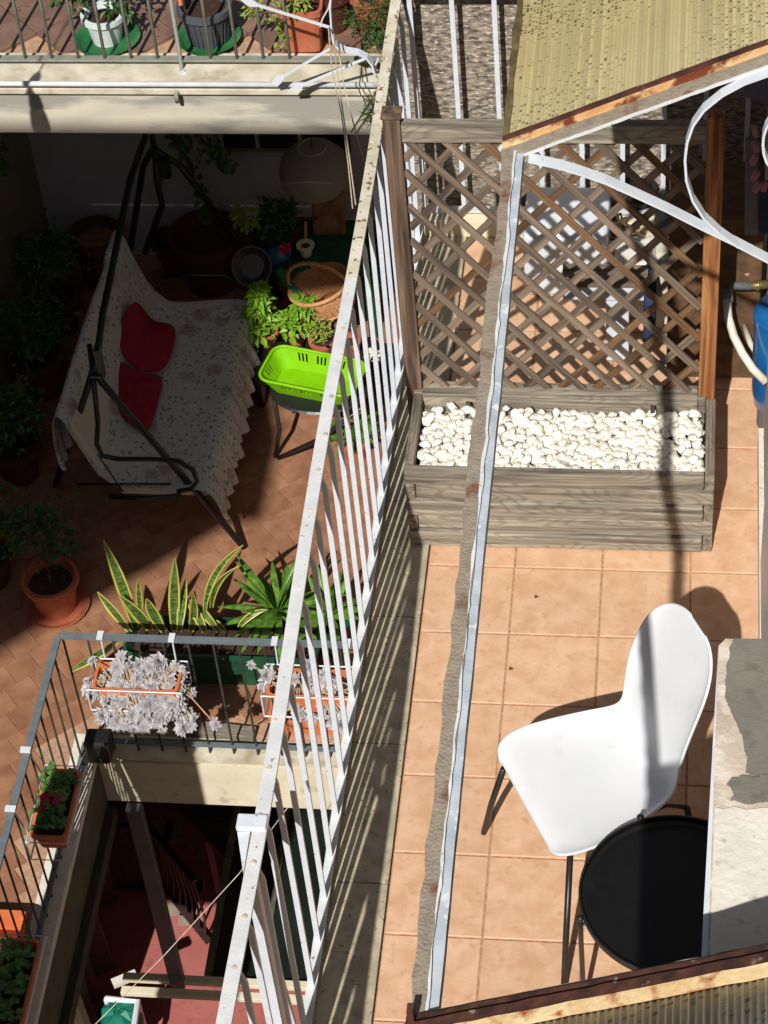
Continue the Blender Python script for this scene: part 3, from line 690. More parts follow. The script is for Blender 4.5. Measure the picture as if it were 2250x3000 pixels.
# ---- concrete door ledge above the table
LZ = 3.0
ld = thing('concrete_ledge', 'pale concrete ledge with grey cement patches projecting over the black table', 'ledge', (1.2, -3, LZ))
P = lambda x, y, dz=0: at(x, y, z=LZ + dz)
def poly(b, pts, z0, z1):
    n = len(pts); vs = [(p[0], p[1], z0) for p in pts] + [(p[0], p[1], z1) for p in pts]
    return b.add(vs, [tuple(range(n, 2 * n)), tuple(range(n))[::-1]] + [(i, (i + 1) % n, n + (i + 1) % n, n + i) for i in range(n)])
def ccw(pts):
    a = sum(pts[i][0] * pts[(i + 1) % len(pts)][1] - pts[(i + 1) % len(pts)][0] * pts[i][1] for i in range(len(pts)))
    return pts if a > 0 else pts[::-1]
tl, bl = P(2097, 1870), P(2071, 2760)
tl = V((tl.x, tl.y, 0)); dirv = (V((bl.x, bl.y, 0)) - tl); br = tl + dirv * 1.5
out = [tl + V((.006, -.02, 0)), tl + V((.02, 0, 0)), V((WX, tl.y, 0)), V((WX, br.y, 0)), br]
b = MB(); poly(b, ccw(out), LZ - .11, LZ); sl_o = b.build('slab', M['conc_pale'], ld)
wf = [P(2094, 2368), P(2120, 2374), P(2150, 2366), P(2190, 2376), P(2230, 2370), P(2300, 2378)]
wf = [V((max(p.x, tl.x + (p.y - tl.y) / dirv.y * dirv.x + .004), p.y, 0)) for p in wf]
out = wf[:-1] + [V((WX - .001, wf[-1].y, 0)), V((WX - .001, br.y, 0)), br + V((.004, 0, 0))]
b = MB(); poly(b, ccw(out), LZ + .0005, LZ + .004); b.build('screed', M['conc_white'], sl_o)
def patchy(pts, dz, nm):
    r_ = []
    for i in range(len(pts)):
        a, c = pts[i], pts[(i + 1) % len(pts)]; r_.append(a)
        if abs(a[0] - c[0]) + abs(a[1] - c[1]) > 14 and a[0] < 2260 and c[0] < 2260: r_.append(((a[0] + c[0]) / 2 + random.uniform(-4, 4), (a[1] + c[1]) / 2 + random.uniform(-4, 4)))
    for _ in range(2):
        q_ = []
        for i in range(len(r_)):
            a, c = r_[i], r_[(i + 1) % len(r_)]; q_.append(a)
            if a[0] < 2260 and c[0] < 2260: q_.append(((a[0] + c[0]) / 2 + random.uniform(-2, 2), (a[1] + c[1]) / 2 + random.uniform(-2, 2)))
        r_ = q_
    W_ = [P(x, y) for x, y in r_]; W_ = [V((min(p.x, WX - .001), p.y, 0)) for p in W_]
    b = MB(); poly(b, ccw(W_), LZ + .0006, LZ + dz); b.build(nm, M['conc'], sl_o)
patchy([(2148, 1876), (2136, 1900), (2138, 1930), (2128, 1965), (2125, 2000), (2124, 2035), (2132, 2060), (2148, 2100), (2165, 2140), (2176, 2170), (2184, 2205), (2188, 2235), (2184, 2262), (2210, 2274), (2240, 2268), (2420, 2275), (2420, 1878)], .006, 'cement_patch')
patchy([(2130, 2300), (2145, 2284), (2170, 2278), (2205, 2282), (2240, 2276), (2420, 2284), (2420, 2360), (2240, 2350), (2200, 2358), (2160, 2350), (2140, 2345), (2152, 2336), (2146, 2318)], .0072, 'cement_patch')
b = MB(); n = 20; vs = []
for i in range(n + 1):
    t = i / n; p = tl + V((.006, -.02, 0)) + (br - tl) * t; th = .001 + .014 * min(1, t * 1.6)
    vs += [(p.x - th, p.y, LZ - .1), (p.x - .0004, p.y, LZ - .1), (p.x - .0004, p.y, LZ - .001), (p.x - th, p.y, LZ - .004 + random.uniform(-.001, .001))]
fs = []
for i in range(n):
    for k in range(4): fs.append((i * 4 + k, i * 4 + (k + 1) % 4, i * 4 + 4 + (k + 1) % 4, i * 4 + 4 + k))
b.add(vs, fs); b.build('edge_trim', M['white_metal'], ld)

# ---- white shell chair
fd = V((-.885, -.466, 0)).normalized(); sd = V((-fd.y, fd.x, 0))      # facing, sideways
fc = V((.470, -1.425, 0))
ch = thing('shell_chair', 'white moulded shell chair on thin black legs facing the railing', 'chair', fc - fd * .2)
rows = [(.000, .432, .185, 0), (.004, .450, .236, .002), (.045, .461, .264, .006), (.12, .458, .272, .012), (.21, .450, .262, .02), (.30, .444, .244, .03), (.375, .446, .224, .034), (.43, .457, .206, .03), (.468, .499, .194, .022),
        (.494, .56, .188, .02), (.53, .64, .190, .022), (.572, .72, .188, .022), (.612, .79, .180, .018), (.644, .838, .160, .012), (.668, .874, .128, .006), (.682, .896, .086, .002), (.688, .906, .038, 0)]
b = MB(); NS = 12; vs = []
for k, (f_, z, hw, cu) in enumerate(rows):
    back = min(1, max(0, (k - 7) / 2.5))
    for i in range(NS + 1):
        s_ = -1 + 2 * i / NS; e = abs(s_) ** 3
        p = fc - fd * (f_ - back * cu * 1.5 * e) + sd * hw * math.sin(s_ * math.pi / 2 * .98) + V((0, 0, z + (1 - back) * cu * e - .012 * (1 - back) * (1 - s_ * s_)))
        kk = min(1, max(0, (z - .47) / .4)); p += V((-.062, .07, 0)) * kk + sd * (hw * .17 * kk * math.sin(s_ * math.pi / 2 * .98))
        vs.append(p)
fs = []
for k in range(len(rows) - 1):
    for i in range(NS): fs.append((k * (NS + 1) + i, k * (NS + 1) + i + 1, (k + 1) * (NS + 1) + i + 1, (k + 1) * (NS + 1) + i))
b.add(vs, fs); o = b.build('shell', M['shell'], ch, smooth=True)
q = o.modifiers.new('solid', 'SOLIDIFY'); q.thickness = .011; q.offset = -1
q = o.modifiers.new('sub', 'SUBSURF'); q.levels = q.render_levels = 2
feet = [V((.306, -1.241, 0)), V((.615, -1.86, 0)), V((.82, -1.02, 0)), V((1.07, -1.45, 0))]
tops = [V((.392, -1.27, 0)), V((.63, -1.585, 0)), V((.77, -1.10, 0)), V((1.0, -1.40, 0))]
for f_, t_ in zip(feet, tops):
    b = MB(); b.tube([f_ + V((0, 0, .004)), f_ * .6 + t_ * .4 + V((0, 0, .42 * .45)), t_ + V((0, 0, .415))], [.0105, .011, .011], 10); b.build('leg', M['black_metal'], ch, smooth=True)
tc_ = sum(tops, V((0, 0, 0))) / 4; ti = [t.lerp(tc_, .22) + V((0, 0, .405)) for t in tops]
b = MB(); b.tube([ti[0], ti[1], ti[3], ti[2]], .008, 8, closed=True)
for t, q in zip(tops, ti): b.tube([t + V((0, 0, .42)), q], .008, 8)
b.build('seat_frame', M['black_metal'], ch, smooth=True)

# ---- black tray table
TC = V((.968, -1.805, 0)); TR = .297; TZ = .50
tb = thing('tray_table', 'round black metal tray table in front of the white chair', 'table', TC)
b = MB(); b.lathe(TC + V((0, 0, TZ - .012)), [(.001, 0), (TR - .012, 0), (TR, .004), (TR, .03), (TR - .004, .03), (TR - .005, .012), (TR - .02, .008), (.001, .008)], 72); tray_ = b.build('tray', M['black_gloss'], tb, smooth=False)
b = MB(); b.tube([TC + V((TR * math.cos(a), TR * math.sin(a), TZ + .018)) for a in [i * 2 * math.pi / 64 for i in range(64)]], .0042, 6, closed=True); b.build('rim', M['black_metal'], tray_, smooth=True)
for a in (112, 200, 290, 22):
    d = V((math.cos(R(a)), math.sin(R(a)), 0)); b = MB()
    b.tube([TC + d * (TR + .005) + V((0, 0, .003)), TC + d * (TR + .012) + V((0, 0, TZ - .04)), TC + d * (TR + .012) + V((0, 0, TZ + .012))], .0085, 10)
    b.tube([TC + d * (TR + .01) + V((0, 0, TZ - .02)), TC + d * (TR - .03) + V((0, 0, TZ - .02))], .006, 8)
    b.lathe(TC + d * (TR + .012) + V((0, 0, TZ + .008)), [(.003, 0), (.0115, .003), (.0115, .014), (.004, .018)], 12); b.build('leg', M['black_metal'], tb, smooth=True)

# ================================================================== NEIGHBOUR TERRACE (one storey lower)
random.seed(21)
NZ = -2.9
NX0, NX1, NYB, NYF = -3.02, -.24, 5.15, 1.235     # left wall, our building, back wall, slab edge over the light well
OX = -2.02                                       # left edge of the light well
SE = -.47                                        # near end of the side terrace
M['dark_edge'] = mat('shaded_slab_edge', '#4a463e', '#5a554a', 8, .9, .2, 60)  # dark tone carries the shade on the side slab
b = MB(); b.span((NX0 - .2, NYF, -3.34), (NX1, NYB + .2, NZ - .10)); b.build('neighbour_slab', M['plaster2'], kind='structure')
b = MB(); b.span((NX0 - .2, SE, -3.34), (OX, NYF - .001, NZ - .10)); b.build('side_slab', M['dark_edge'], kind='structure')
b = MB(); b.span((NX0 - .2, NYF + .10, NZ - .099), (NX1, NYB, NZ - .005)); b.span((NX0 - .2, SE, NZ - .099), (OX - .12, NYF + .0995, NZ - .005)); nf = b.build('neighbour_floor', M['grout_n'], kind='structure')
TS = .15; ang = R(41)
tb_ = tile_mesh(TS, TS, .0049, .0022, .0015)
cand = []
ca, sa = math.cos(ang), math.sin(ang)
for i in range(-60, 60):
    for j in range(-60, 60):
        jx = .5 * (j % 2)                      # staggered bond
        lx, ly = (i + jx) * TS, j * TS
        x = -1.27 + lx * ca - ly * sa; y = 2.85 + lx * sa + ly * ca
        m_ = .108
        ok1 = NX0 + m_ < x < NX1 - m_ and NYF + .10 + m_ < y < NYB - m_
        ok2 = NX0 + m_ < x < OX - .12 - m_ and SE + .1 < y < NYF + .3
        if ok1 or ok2: cand.append((x, y))
def lit(c):                      # tiles in the light and near the camera first
    x, y = c
    d = (V((x, y, NZ)) - CAMP); z_ = d.dot(_f); px = 1125 + 6977.5 * d.dot(_r) / z_; py = 1500 - 6977.5 * d.dot(_u) / z_
    if px < -20 or py > 3050 or py < 380 or px > 1250: return 9
    return -y * .15 + (1.5 if px < 600 and py < 1500 else 0)
cand.sort(key=lit)
tm = None
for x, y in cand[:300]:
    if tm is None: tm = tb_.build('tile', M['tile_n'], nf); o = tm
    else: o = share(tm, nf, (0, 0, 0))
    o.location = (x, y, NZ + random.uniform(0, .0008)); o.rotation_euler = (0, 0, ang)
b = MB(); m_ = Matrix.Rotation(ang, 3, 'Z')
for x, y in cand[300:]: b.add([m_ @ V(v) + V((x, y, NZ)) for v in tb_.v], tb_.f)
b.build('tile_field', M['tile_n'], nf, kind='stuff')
# kerb slabs round the light well
b = MB(); b.span((OX, NYF - .012, NZ - .06), (NX1, NYF + .098, NZ + .004)); b.build('well_kerb', M['marble'], kind='structure')
b = MB(); b.span((OX - .118, SE, NZ - .06), (OX + .012, NYF + .098, NZ + .0045)); b.build('well_kerb_side', M['conc_white'], kind='structure')
# walls
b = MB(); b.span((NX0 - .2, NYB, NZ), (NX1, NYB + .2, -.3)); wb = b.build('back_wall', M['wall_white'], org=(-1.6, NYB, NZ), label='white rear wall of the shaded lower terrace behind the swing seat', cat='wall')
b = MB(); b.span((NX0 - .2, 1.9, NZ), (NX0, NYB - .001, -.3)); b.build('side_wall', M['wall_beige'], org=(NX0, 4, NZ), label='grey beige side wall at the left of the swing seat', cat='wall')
# window strip in the back wall
wn = thing('basement_window', 'low white framed window at the top of the shaded rear wall', 'window', (-1.5, NYB - .02, -1.9))
zt_, zb_ = -1.72, at(800, 452, Y=NYB).z
b = MB(); b.span((-1.84, NYB - .03, zb_), (-1.05, NYB - .012, zb_ + .035)); b.span((-1.84, NYB - .03, zt_), (-1.05, NYB - .012, zt_ + .04)); wfr = b.build('frame', M['frame_w'], wn)
for x in (-1.84, -1.62, -1.36, -1.08):
    b = MB(); b.span((x, NYB - .034, zb_ + .001), (x + .022, NYB - .014, zt_)); b.build('mullion', M['frame_w'], wfr)
b = MB(); b.span((-1.83, NYB - .011, zb_ + .03), (-1.05, NYB - .006, zt_ + .01)); b.build('pane', M['glass'], wfr)
b = MB(); b.span((-1.83, NYB - .06, zb_ + .06), (-1.05, NYB - .036, zb_ + .075)); b.build('shutter_rail', M['wall_beige'], wn)

# ---- upper balcony of the neighbour
UY = at(500, 250, z=0).y; UX1 = -.46
b = MB(); b.span((-4.6, UY + .02, -.30), (UX1, NYB + .2, -.08)); b.build('upper_slab', M['plaster'], kind='structure')
fb = at(500, 391, Y=UY).z
b = MB(); b.span((-4.6, UY - .0, fb), (UX1, UY + .019, -.035)); b.build('upper_fascia', M['plaster'], kind='structure')
b = MB(); b.span((-4.6, UY + .07, fb - .055), (UX1, UY + .13, fb + .02)); b.build('slab_sun_blocker', M['dark_edge'], kind='structure')  # hidden strip added to keep sun off the foot of the rear wall
b = MB(); b.span((-4.6, UY + .03, -.079), (UX1, NYB + .2, -.022)); uf = b.build('upper_floor', M['grout_n'], kind='structure')
b = MB(); b.span((-4.6, UY - .03, -.034), (UX1, UY + .26, .0)); b.build('upper_kerb', M['marble'], kind='structure', bevel=.004)
M['tile_u'] = mat('brown_balcony_tile', '#6e5448', '#8a6c5c', 6, .6, .1, 50, rnd=.1, c='#5c4438', cscale=12)
tu = tile_mesh(.25, .25, .02, .003, .002); tm = None
for i in range(-14, 14):
    for j in range(-14, 14):
        x = -1.9 + (i * .25) * math.cos(R(45)) - (j * .25) * math.sin(R(45)); y = UY + .6 + (i * .25) * math.sin(R(45)) + (j * .25) * math.cos(R(45))
        if not (-3.0 < x < UX1 - .15 and UY + .27 < y < UY + 1.3): continue
        if y < UY + .44: y_ = y
        if tm is None: tm = tu.build('tile', M['tile_u'], uf); o = tm
        else: o = share(tm, uf, (0, 0, 0))
        o.location = (x, y, -.0015); o.rotation_euler = (0, 0, R(45))
# gutter pipe
g = at(500, 243, Y=UY - .035).z
b = MB(); b.tube([(-4.6, UY - .045, g), (UX1 - .01, UY - .045, g)], .0135, 12); o = b.build('drain_pipe', M['white_old'], org=(-1.5, UY - .04, g), smooth=True, label='slim white pipe running along the front of the upper balcony slab', cat='pipe')
# balcony railing
ur = thing('balcony_railing', 'olive grey balcony railing with round bars in front of the flower pots', 'railing', (-1.5, UY + .1, 0))
ry = at(500, 175, z=.035).y
b = MB(); b.box((-2.5, ry, .04), (4.1, .04, .012)); b.build('bottom_rail', M['bar_olive'], ur, bevel=.002)
b = MB(); b.box((-2.5, ry, .98), (4.1, .05, .02)); b.build('handrail', M['bar_olive'], ur)
c0 = None
for k in range(-16, 9):
    q = at(228 + k * 77.5, 160, Y=ry)
    if q.x > UX1 - .05 or q.x < -4.4: continue
    if k == 4: continue
    if c0 is None: b = MB(); b.tube([(q.x, ry, .045), (q.x, ry, .97)], .0085, 8); c0 = b.build('baluster', M['bar_olive'], ur, smooth=True); x0 = q.x
    else: share(c0, ur, (q.x - x0, 0, 0))
q = at(530, 190, Y=ry - .03); b = MB(); b.tube([(q.x, ry - .022, .97), (q.x, ry - .022, .0), (q.x, UY - .055, -.02), (q.x, UY - .05, -.06)], .011, 10); b.build('support_post', M['bar_olive'], ur, smooth=True)
b = MB(); b.lathe((q.x + .012, ry - .05, -.005), [(.02, 0), (.02, .006), (.009, .008), (.009, .016)], 8); b.build('bolt', M['white_old'], ur)

# ---- pots on the upper balcony
def saucer(b, c, r, h=.025): return b.lathe(c, [(.001, 0), (r * .8, 0), (r, h), (r - .006, h), (r * .78, .008), (.001, .008)], 28)
def potted(nm, label, c, r, h, pm, sm=None, sr=0, lip=.012, cat='plant pot', group=None, soil=True):
    c = V(c); t_ = thing(nm, label, cat, c, group); z = 0
    if sr: b = MB(); saucer(b, c, sr); b.build('saucer', sm, t_, smooth=False); z = .009
    b = MB(); b.lathe(c + V((0, 0, z)), potprof(r, h, lip), 30); b.build('pot', pm, t_, smooth=False)
    if soil: b = MB(); b.lathe(c + V((0, 0, z + h * .8 + .001)), [(.001, 0), (r * .9 - .012, 0), (r * .9 - .012, .003), (.001, .006)], 20); b.build('soil', M['soil'], t_)
    return t_, c + V((0, 0, z + h * .8))
c = at(312, 118, z=.0); c.z = .001; c.y = ry + .20
t_, top = potted('potted_plant', 'bushy dark plant in a white pot on a green saucer, upper balcony', (at(312, 100, Y=ry + .2).x, ry + .2, .001), .098, .155, M['pot_white'], M['green_pl'], .165)
b = MB(); foliage(b, top + V((0, .05, .13)), (.19, .17, .14), 420, .07, .024, 9); b.build('foliage', M['leaf_d'], t_, smooth=False)
b = MB()
for _ in range(5): p = top + V((random.uniform(-.14, .1), random.uniform(-.1, .1), .1)); foliage(b, p, (.012,) * 3, 7, .02, .014, 2)
b.build('blossom', M['red'], t_)
t_, top = potted('potted_plant', 'slate grey ribbed pot with dry soil on a green saucer, upper balcony', (at(612, 100, Y=ry + .22).x, ry + .21, .001), .125, .20, M['pot_grey'], M['green_pl'], .16)
b = MB()
for k in range(26): a = k * 2 * math.pi / 26; b.beam(V((top.x + .1 * math.cos(a), top.y + .1 * math.sin(a), .02)), V((top.x + .1215 * math.cos(a), top.y + .1215 * math.sin(a), .165)), .006, .004)
b.build('rib', M['pot_grey'], t_, kind='stuff')
b = MB(); p = at(530, 15, Y=ry + .16); b.tube([p, p + V((-.01, .03, .12))], .011, 6); b.build('trowel_handle', M['terra_or'], t_)
c = at(895, 140, Y=ry + .17)
t_ = thing('potted_plant', 'square terracotta planter with a thin yellow green shrub, upper balcony', 'plant pot', (c.x, ry + .17, .001))
b = MB(); b.rectpot((c.x, ry + .19, .001), .2, .2, .24, rz=R(3)); b.build('pot', M['terra'], t_)
b = MB(); b.box((c.x, ry + .19, .176), (.17, .17, .01)); b.build('soil', M['soil'], t_)
b = MB()
for q in ((810, 60), (770, 40), (845, 20), (880, 10), (740, 20), (830, 95)):
    p = at(q[0], q[1], Y=ry + .12); foliage(b, p, (.06, .05, .05), 46, .035, .016, 4); 
b.build('foliage', M['leaf_y'], t_)
b = MB()
for q in ((810, 60), (770, 40), (880, 10)): b.tube([V((c.x, ry + .19, .18)), at(q[0], q[1], Y=ry + .12)], .003, 5)
b.build('stem', M['twig'], t_)
c = at(960, 120, Y=ry + .3)
t_, top = potted('potted_plant', 'dark brown pot beside the square terracotta planter, upper balcony', (c.x + .02, ry + .33, .001), .12, .22, M['terra_dark'], None, 0)
b = MB(); foliage(b, top + V((.02, .05, .16)), (.15, .12, .14), 160, .05, .02, 6); b.build('foliage', M['leaf_d'], t_)
c = at(1090, 90, Y=ry + .12)
t_, top = potted('potted_shrub', 'leafy conifer shrub growing past the end of the upper balcony', (-.585, ry + .33, .001), .1, .2, M['terra'], None, 0, cat='shrub')
b = MB()
for q in ((1060, 20, .1), (1090, 30, .11), (1115, 90, .1), (1130, 20, .12), (1095, 140, .07), (1125, 160, .07)): p = at(q[0], q[1], Y=ry + .15); foliage(b, p, (q[2], q[2], q[2] * 1.2), 210, .035, .007, 6)
for q in ((1100, 300, .05), (1085, 335, .04), (1120, 260, .05)): p = at(q[0], q[1], Y=UY - .1); foliage(b, p, (q[2], q[2], q[2]), 90, .03, .006, 4)
b.build('foliage', M['leaf_d'], t_)
b = MB(); b.tube([top, at(1110, 160, Y=ry + .15), at(1115, 250, Y=UY - .08), at(1030, 385, Y=UY - .06)], [.01, .008, .006, .004], 6); b.build('branch', M['twig'], t_)
# unseen lantern-like shape added to throw a shadow on the slab front
q = at(112, 335, Y=UY); hl = q - SUN / SUN.z * -1.45
hn = thing('lantern_shadow_caster', 'unseen lantern shape added left of the upper balcony to cast a shadow', 'lantern', hl)
b = MB(); b.lathe(hl + V((0, 0, -.12)), [(.001, 0), (.04, .01), (.048, .06), (.042, .12), (.03, .15), (.036, .17), (.03, .22), (.012, .26), (.018, .29), (.028, .33), (.024, .37), (.008, .4), (.001, .41)], 16); b.build('body', M['bar_dark'], hn)
b = MB(); b.tube([hl + V((0, 0, .28)), hl + V((0, 0, 2.4))], .005, 6); b.build('chain', M['bar_dark'], hn)
b = MB(); b.beam(hl + V((0, 0, 2.4)), V((-4.88, hl.y, hl.z + 2.4)), .02, .02); b.build('arm', M['bar_dark'], hn)

# ---- wrought iron drying bracket with ropes
db = thing('drying_bracket', 'white iron clothes drying bracket with arrow tipped arms on the upper balcony', 'bracket', at(965, 80, Y=UY))
BY = UY - .12
a_ = lambda x, y, dy=0: at(x, y, Y=BY + dy)
b = MB(); b.band([a_(972, -40), a_(968, 20), a_(972, 80), a_(978, 120), a_(990, 135), a_(1015, 146), a_(1050, 152), a_(1075, 165), a_(1092, 188), a_(1101, 215)], .04, .008, (0, 1, 0)); b.build('scroll_arm', M['white_clean'], db)
def arrow(b, p0, p1, w=.016):
    b.beam(p0, p1, w, .006); d = (p1 - p0).normalized(); n_ = d.cross(V((0, 1, 0))).normalized(); q = p1
    vs = [];
    for t, h_ in ((-.005, w * .5), (.03, w * 1.25), (.075, .001)):
        for s_, e in ((-1, -.004), (1, -.004), (1, .004), (-1, .004)): vs.append(q + d * t + n_ * h_ * s_ + V((0, e, 0)))
    f_ = []
    for i in range(2):
        for k in range(4): f_.append((i * 4 + k, i * 4 + (k + 1) % 4, i * 4 + 4 + (k + 1) % 4, i * 4 + 4 + k))
    b.add(vs, f_ + [(3, 2, 1, 0), (8, 9, 10, 11)])
for p0, p1 in ((a_(965, 80), a_(752, 14)), (a_(968, 142), a_(830, 224, -.02)), (a_(1078, 168), a_(885, 250, -.02))):
    b = MB(); arrow(b, p0, p1); b.build('arm', M['white_clean'], db)
b = MB(); b.tube([a_(938, 80), a_(945, 55), a_(962, 25), a_(968, 0)], .004, 6); b.build('hook', M['white_old'], db)
b = MB(); b.beam(a_(1101, 215), a_(1080, 200), .01, .01); b.beam(a_(1100, 190), a_(1108, 170), .008, .008); b.build('clip', M['white_old'], db)
for i, (lab, pts) in enumerate((('leftmost cream washing line dropping from the iron bracket past the balcony slab', [(962, 80), (972, 200), (1000, 330), (1020, 480), (1033, 610)]),
                 ('cream washing line between the two others crossing the balcony slab', [(978, 100), (985, 190), (1005, 330), (1022, 450), (1042, 600)]),
                 ('cream washing line running down to the white handrail, right of two others', [(992, 150), (1008, 250), (1035, 360), (1072, 490)]))):
    P_ = [at(x, y, Y=BY - .05 - k * .28 * (1 if i < 2 else .35)) for k, (x, y) in enumerate(pts)]
    b = MB(); b.tube(P_, .0032, 6); b.build('washing_line', M['rope'], org=P_[0], label=lab, cat='rope')

# ---- swing seat
random.seed(33)
sw = thing('swing_seat', 'dark green tubular garden swing draped with faded floral cloth in the shade', 'swing seat', (-2, 3.5, NZ))
NA, FA = V((-2.12, 2.80, -1.72)), V((-2.08, 4.55, -1.60))
tubes = [('leg', [V((-1.44, 2.66, NZ + .015)), NA + V((.06, -.02, -.08)), NA + V((0, 0, .02))]), ('leg', [V((-2.60, 3.10, NZ + .015)), NA + V((-.05, 0, -.08)), NA + V((-.01, .02, .02))]),
         ('leg', [V((-1.50, 4.72, NZ + .015)), FA + V((.12, .05, -.16)), FA]), ('leg', [V((-2.50, 4.75, NZ + .015)), FA + V((-.1, .05, -.16)), FA + V((-.01, .02, 0))]),
         ('leg', [at(425, 740, Y=4.6), at(475, 600, Y=4.5), at(460, 530, Y=4.48), FA]),
         ('top_beam', [NA + V((0, -.02, .0)), V((-2.16, 3.25, -1.70)), V((-2.12, 4.1, -1.45)), at(425, 400, Y=4.75)])]
for nm, p in tubes: b = MB(); b.tube(p, .019, 10); b.build(nm, M['swing'], sw, smooth=True)
b = MB(); b.tube([at(445, 395, Y=4.7), at(462, 470, Y=4.6), at(470, 540, Y=4.55)], .018, 8); b.box(at(480, 490, Y=4.52), (.07, .05, .13)); b.build('hinge_bracket', M['swing'], sw)
b = MB(); lp = [at(*q, Y=yy) for q, yy in (((262, 1010), 3.0), ((275, 1120), 2.78), ((287, 1240), 2.66), ((283, 1300), 2.64), ((300, 1335), 2.62), ((345, 1345), 2.60), ((440, 1345), 2.58), ((520, 1350), 2.56), ((565, 1375), 2.52), ((578, 1410), 2.47), ((560, 1432), 2.45), ((520, 1440), 2.45))]
b.tube(lp, .014, 8); b.build('armrest', M['swing'], sw, smooth=True)
b = MB(); b.tube([at(*q, Y=2.66) for q in ((320, 1455), (430, 1460), (530, 1452))], .014, 8); b.tube([at(225, 1418, z=-2.42), at(500, 1418, z=-2.42)], .007, 6); b.tube([at(285, 1330, z=-2.2), at(360, 1440, z=-2.45)], .005, 6); b.build('seat_frame', M['swing'], sw, smooth=True)
b = MB(); b.tube([at(*q, Y=4.35) for q in ((470, 810), (560, 806), (660, 808), (720, 850))], .014, 8); b.build('armrest', M['swing'], sw, smooth=True)
b = MB(); b.box(at(292, 1060, Y=2.72), (.03, .05, .2)); b.box(at(282, 1100, Y=2.7), (.06, .03, .015)); b.build('hinge_bracket', M['swing'], sw)
# draped cloth: profile across the bench, swept along it
nu, prof = 60, []
fx = lambda t: -1.57 + .02 * math.sin(t * 5)
vs = []; K = 0
for i in range(nu + 1):
    t = i / nu; y = 2.68 + t * 1.50
    bow = .03 * math.sin(t * math.pi)
    sk = .022 * math.sin(t * 95) + .01 * math.sin(t * 41)
    sc_ = .03 * abs(math.sin(t * 31 + 1.5 * math.sin(t * 7))) * (.5 + .5 * math.sin(t * 23) ** 2)
    back_h = .50 + .03 * math.sin(t * math.pi) + (.05 if t > .85 else 0)
    bx = -2.17 + .06 * t
    prof = [(-1.52 + sk * 1.3, -2.66 - .02 * math.sin(t * 3) - sc_), (-1.53 + sk, -2.60), (-1.545 + sk * .6, -2.53), (-1.565 + sk * .3, -2.47), (-1.60, -2.432 - bow * .3), (-1.68, -2.425 - bow), (-1.80, -2.43 - bow), (-1.93, -2.44 - bow), (-2.05, -2.44), (bx + .04, -2.415), (bx - .01, -2.36), (bx - .06, -2.24), (bx - .10, -2.10), (bx - .14, -2.42 + back_h - .03), (bx - .165, -2.42 + back_h), (bx - .21, -2.42 + back_h - .02), (bx - .235, -2.20), (bx - .22 + sk, -2.36)]
    K = len(prof)
    for x, z in prof: vs.append((x + random.uniform(-.004, .004), y + .05 * (x + 2.1) * (-1 if t < .5 else 1) * abs(2 * t - 1), z + random.uniform(-.004, .004)))
fs = []
for i in range(nu):
    for k in range(K - 1): fs.append((i * K + k, i * K + k + 1, (i + 1) * K + k + 1, (i + 1) * K + k))
b = MB(); b.add(vs, fs); cl_ = b.build('cloth_cover', M['floral'], sw, smooth=True); cl_['label'] = 'faded floral cloth cover with a ruffled front hem'
q = cl_.modifiers.new('sub', 'SUBSURF'); q.levels = q.render_levels = 1
b = MB(); b.box((-1.85, 3.43, -2.53), (.50, 1.40, .06)); b.box((-2.24, 3.43, -2.22), (.05, 1.42, .42), rot=Matrix.Rotation(R(-18), 3, 'Y')); b.build('cushion', M['cushion'], sw, bevel=.02)
# red cloth lying over the back and the seat
def blanket(pts, lab):
    rp = [at(x, y, z=z) + V((0, 0, .025)) for x, y, z in pts]; n = len(rp); cen = sum(rp, V((0, 0, 0))) / n + V((-.02, 0, .03))
    b = MB(); vs = [cen]; fr = (.25, .45, .65, .85)
    for f_ in fr: vs += [cen + (p - cen) * f_ + V((0, 0, .012 * (1 - f_) + random.uniform(-.013, .016))) for p in rp]
    vs += rp + [p - V((0, 0, .03)) for p in rp]
    fs = [(0, 1 + (i + 1) % n, 1 + i) for i in range(n)]
    for r_ in range(5): fs += [(1 + r_ * n + i, 1 + r_ * n + (i + 1) % n, 1 + (r_ + 1) * n + (i + 1) % n, 1 + (r_ + 1) * n + i) for i in range(n)]
    b.add(vs, fs); b.build('red_cushion', M['red'], org=cen, smooth=True, sub=1, label=lab, cat='cushion', group='red cushions on the swing seat')
blanket([(400, 870, -2.12), (430, 925, -2.30), (455, 950, -2.40), (490, 952, -2.40), (520, 960, -2.40), (510, 1010, -2.40), (488, 1085, -2.38), (440, 1092, -2.36), (400, 1085, -2.32), (350, 1035, -2.24), (338, 985, -2.2), (360, 930, -2.16)], 'upper dark red cushion on the floral swing seat, nearer the rear wall')
blanket([(345, 1045, -2.26), (395, 1095, -2.34), (440, 1104, -2.38), (484, 1100, -2.4), (470, 1150, -2.40), (455, 1210, -2.40), (440, 1258, -2.40), (415, 1270, -2.40), (370, 1235, -2.38), (325, 1185, -2.36), (330, 1110, -2.3)], 'lower dark red cushion on the floral swing seat, nearer the armrest')

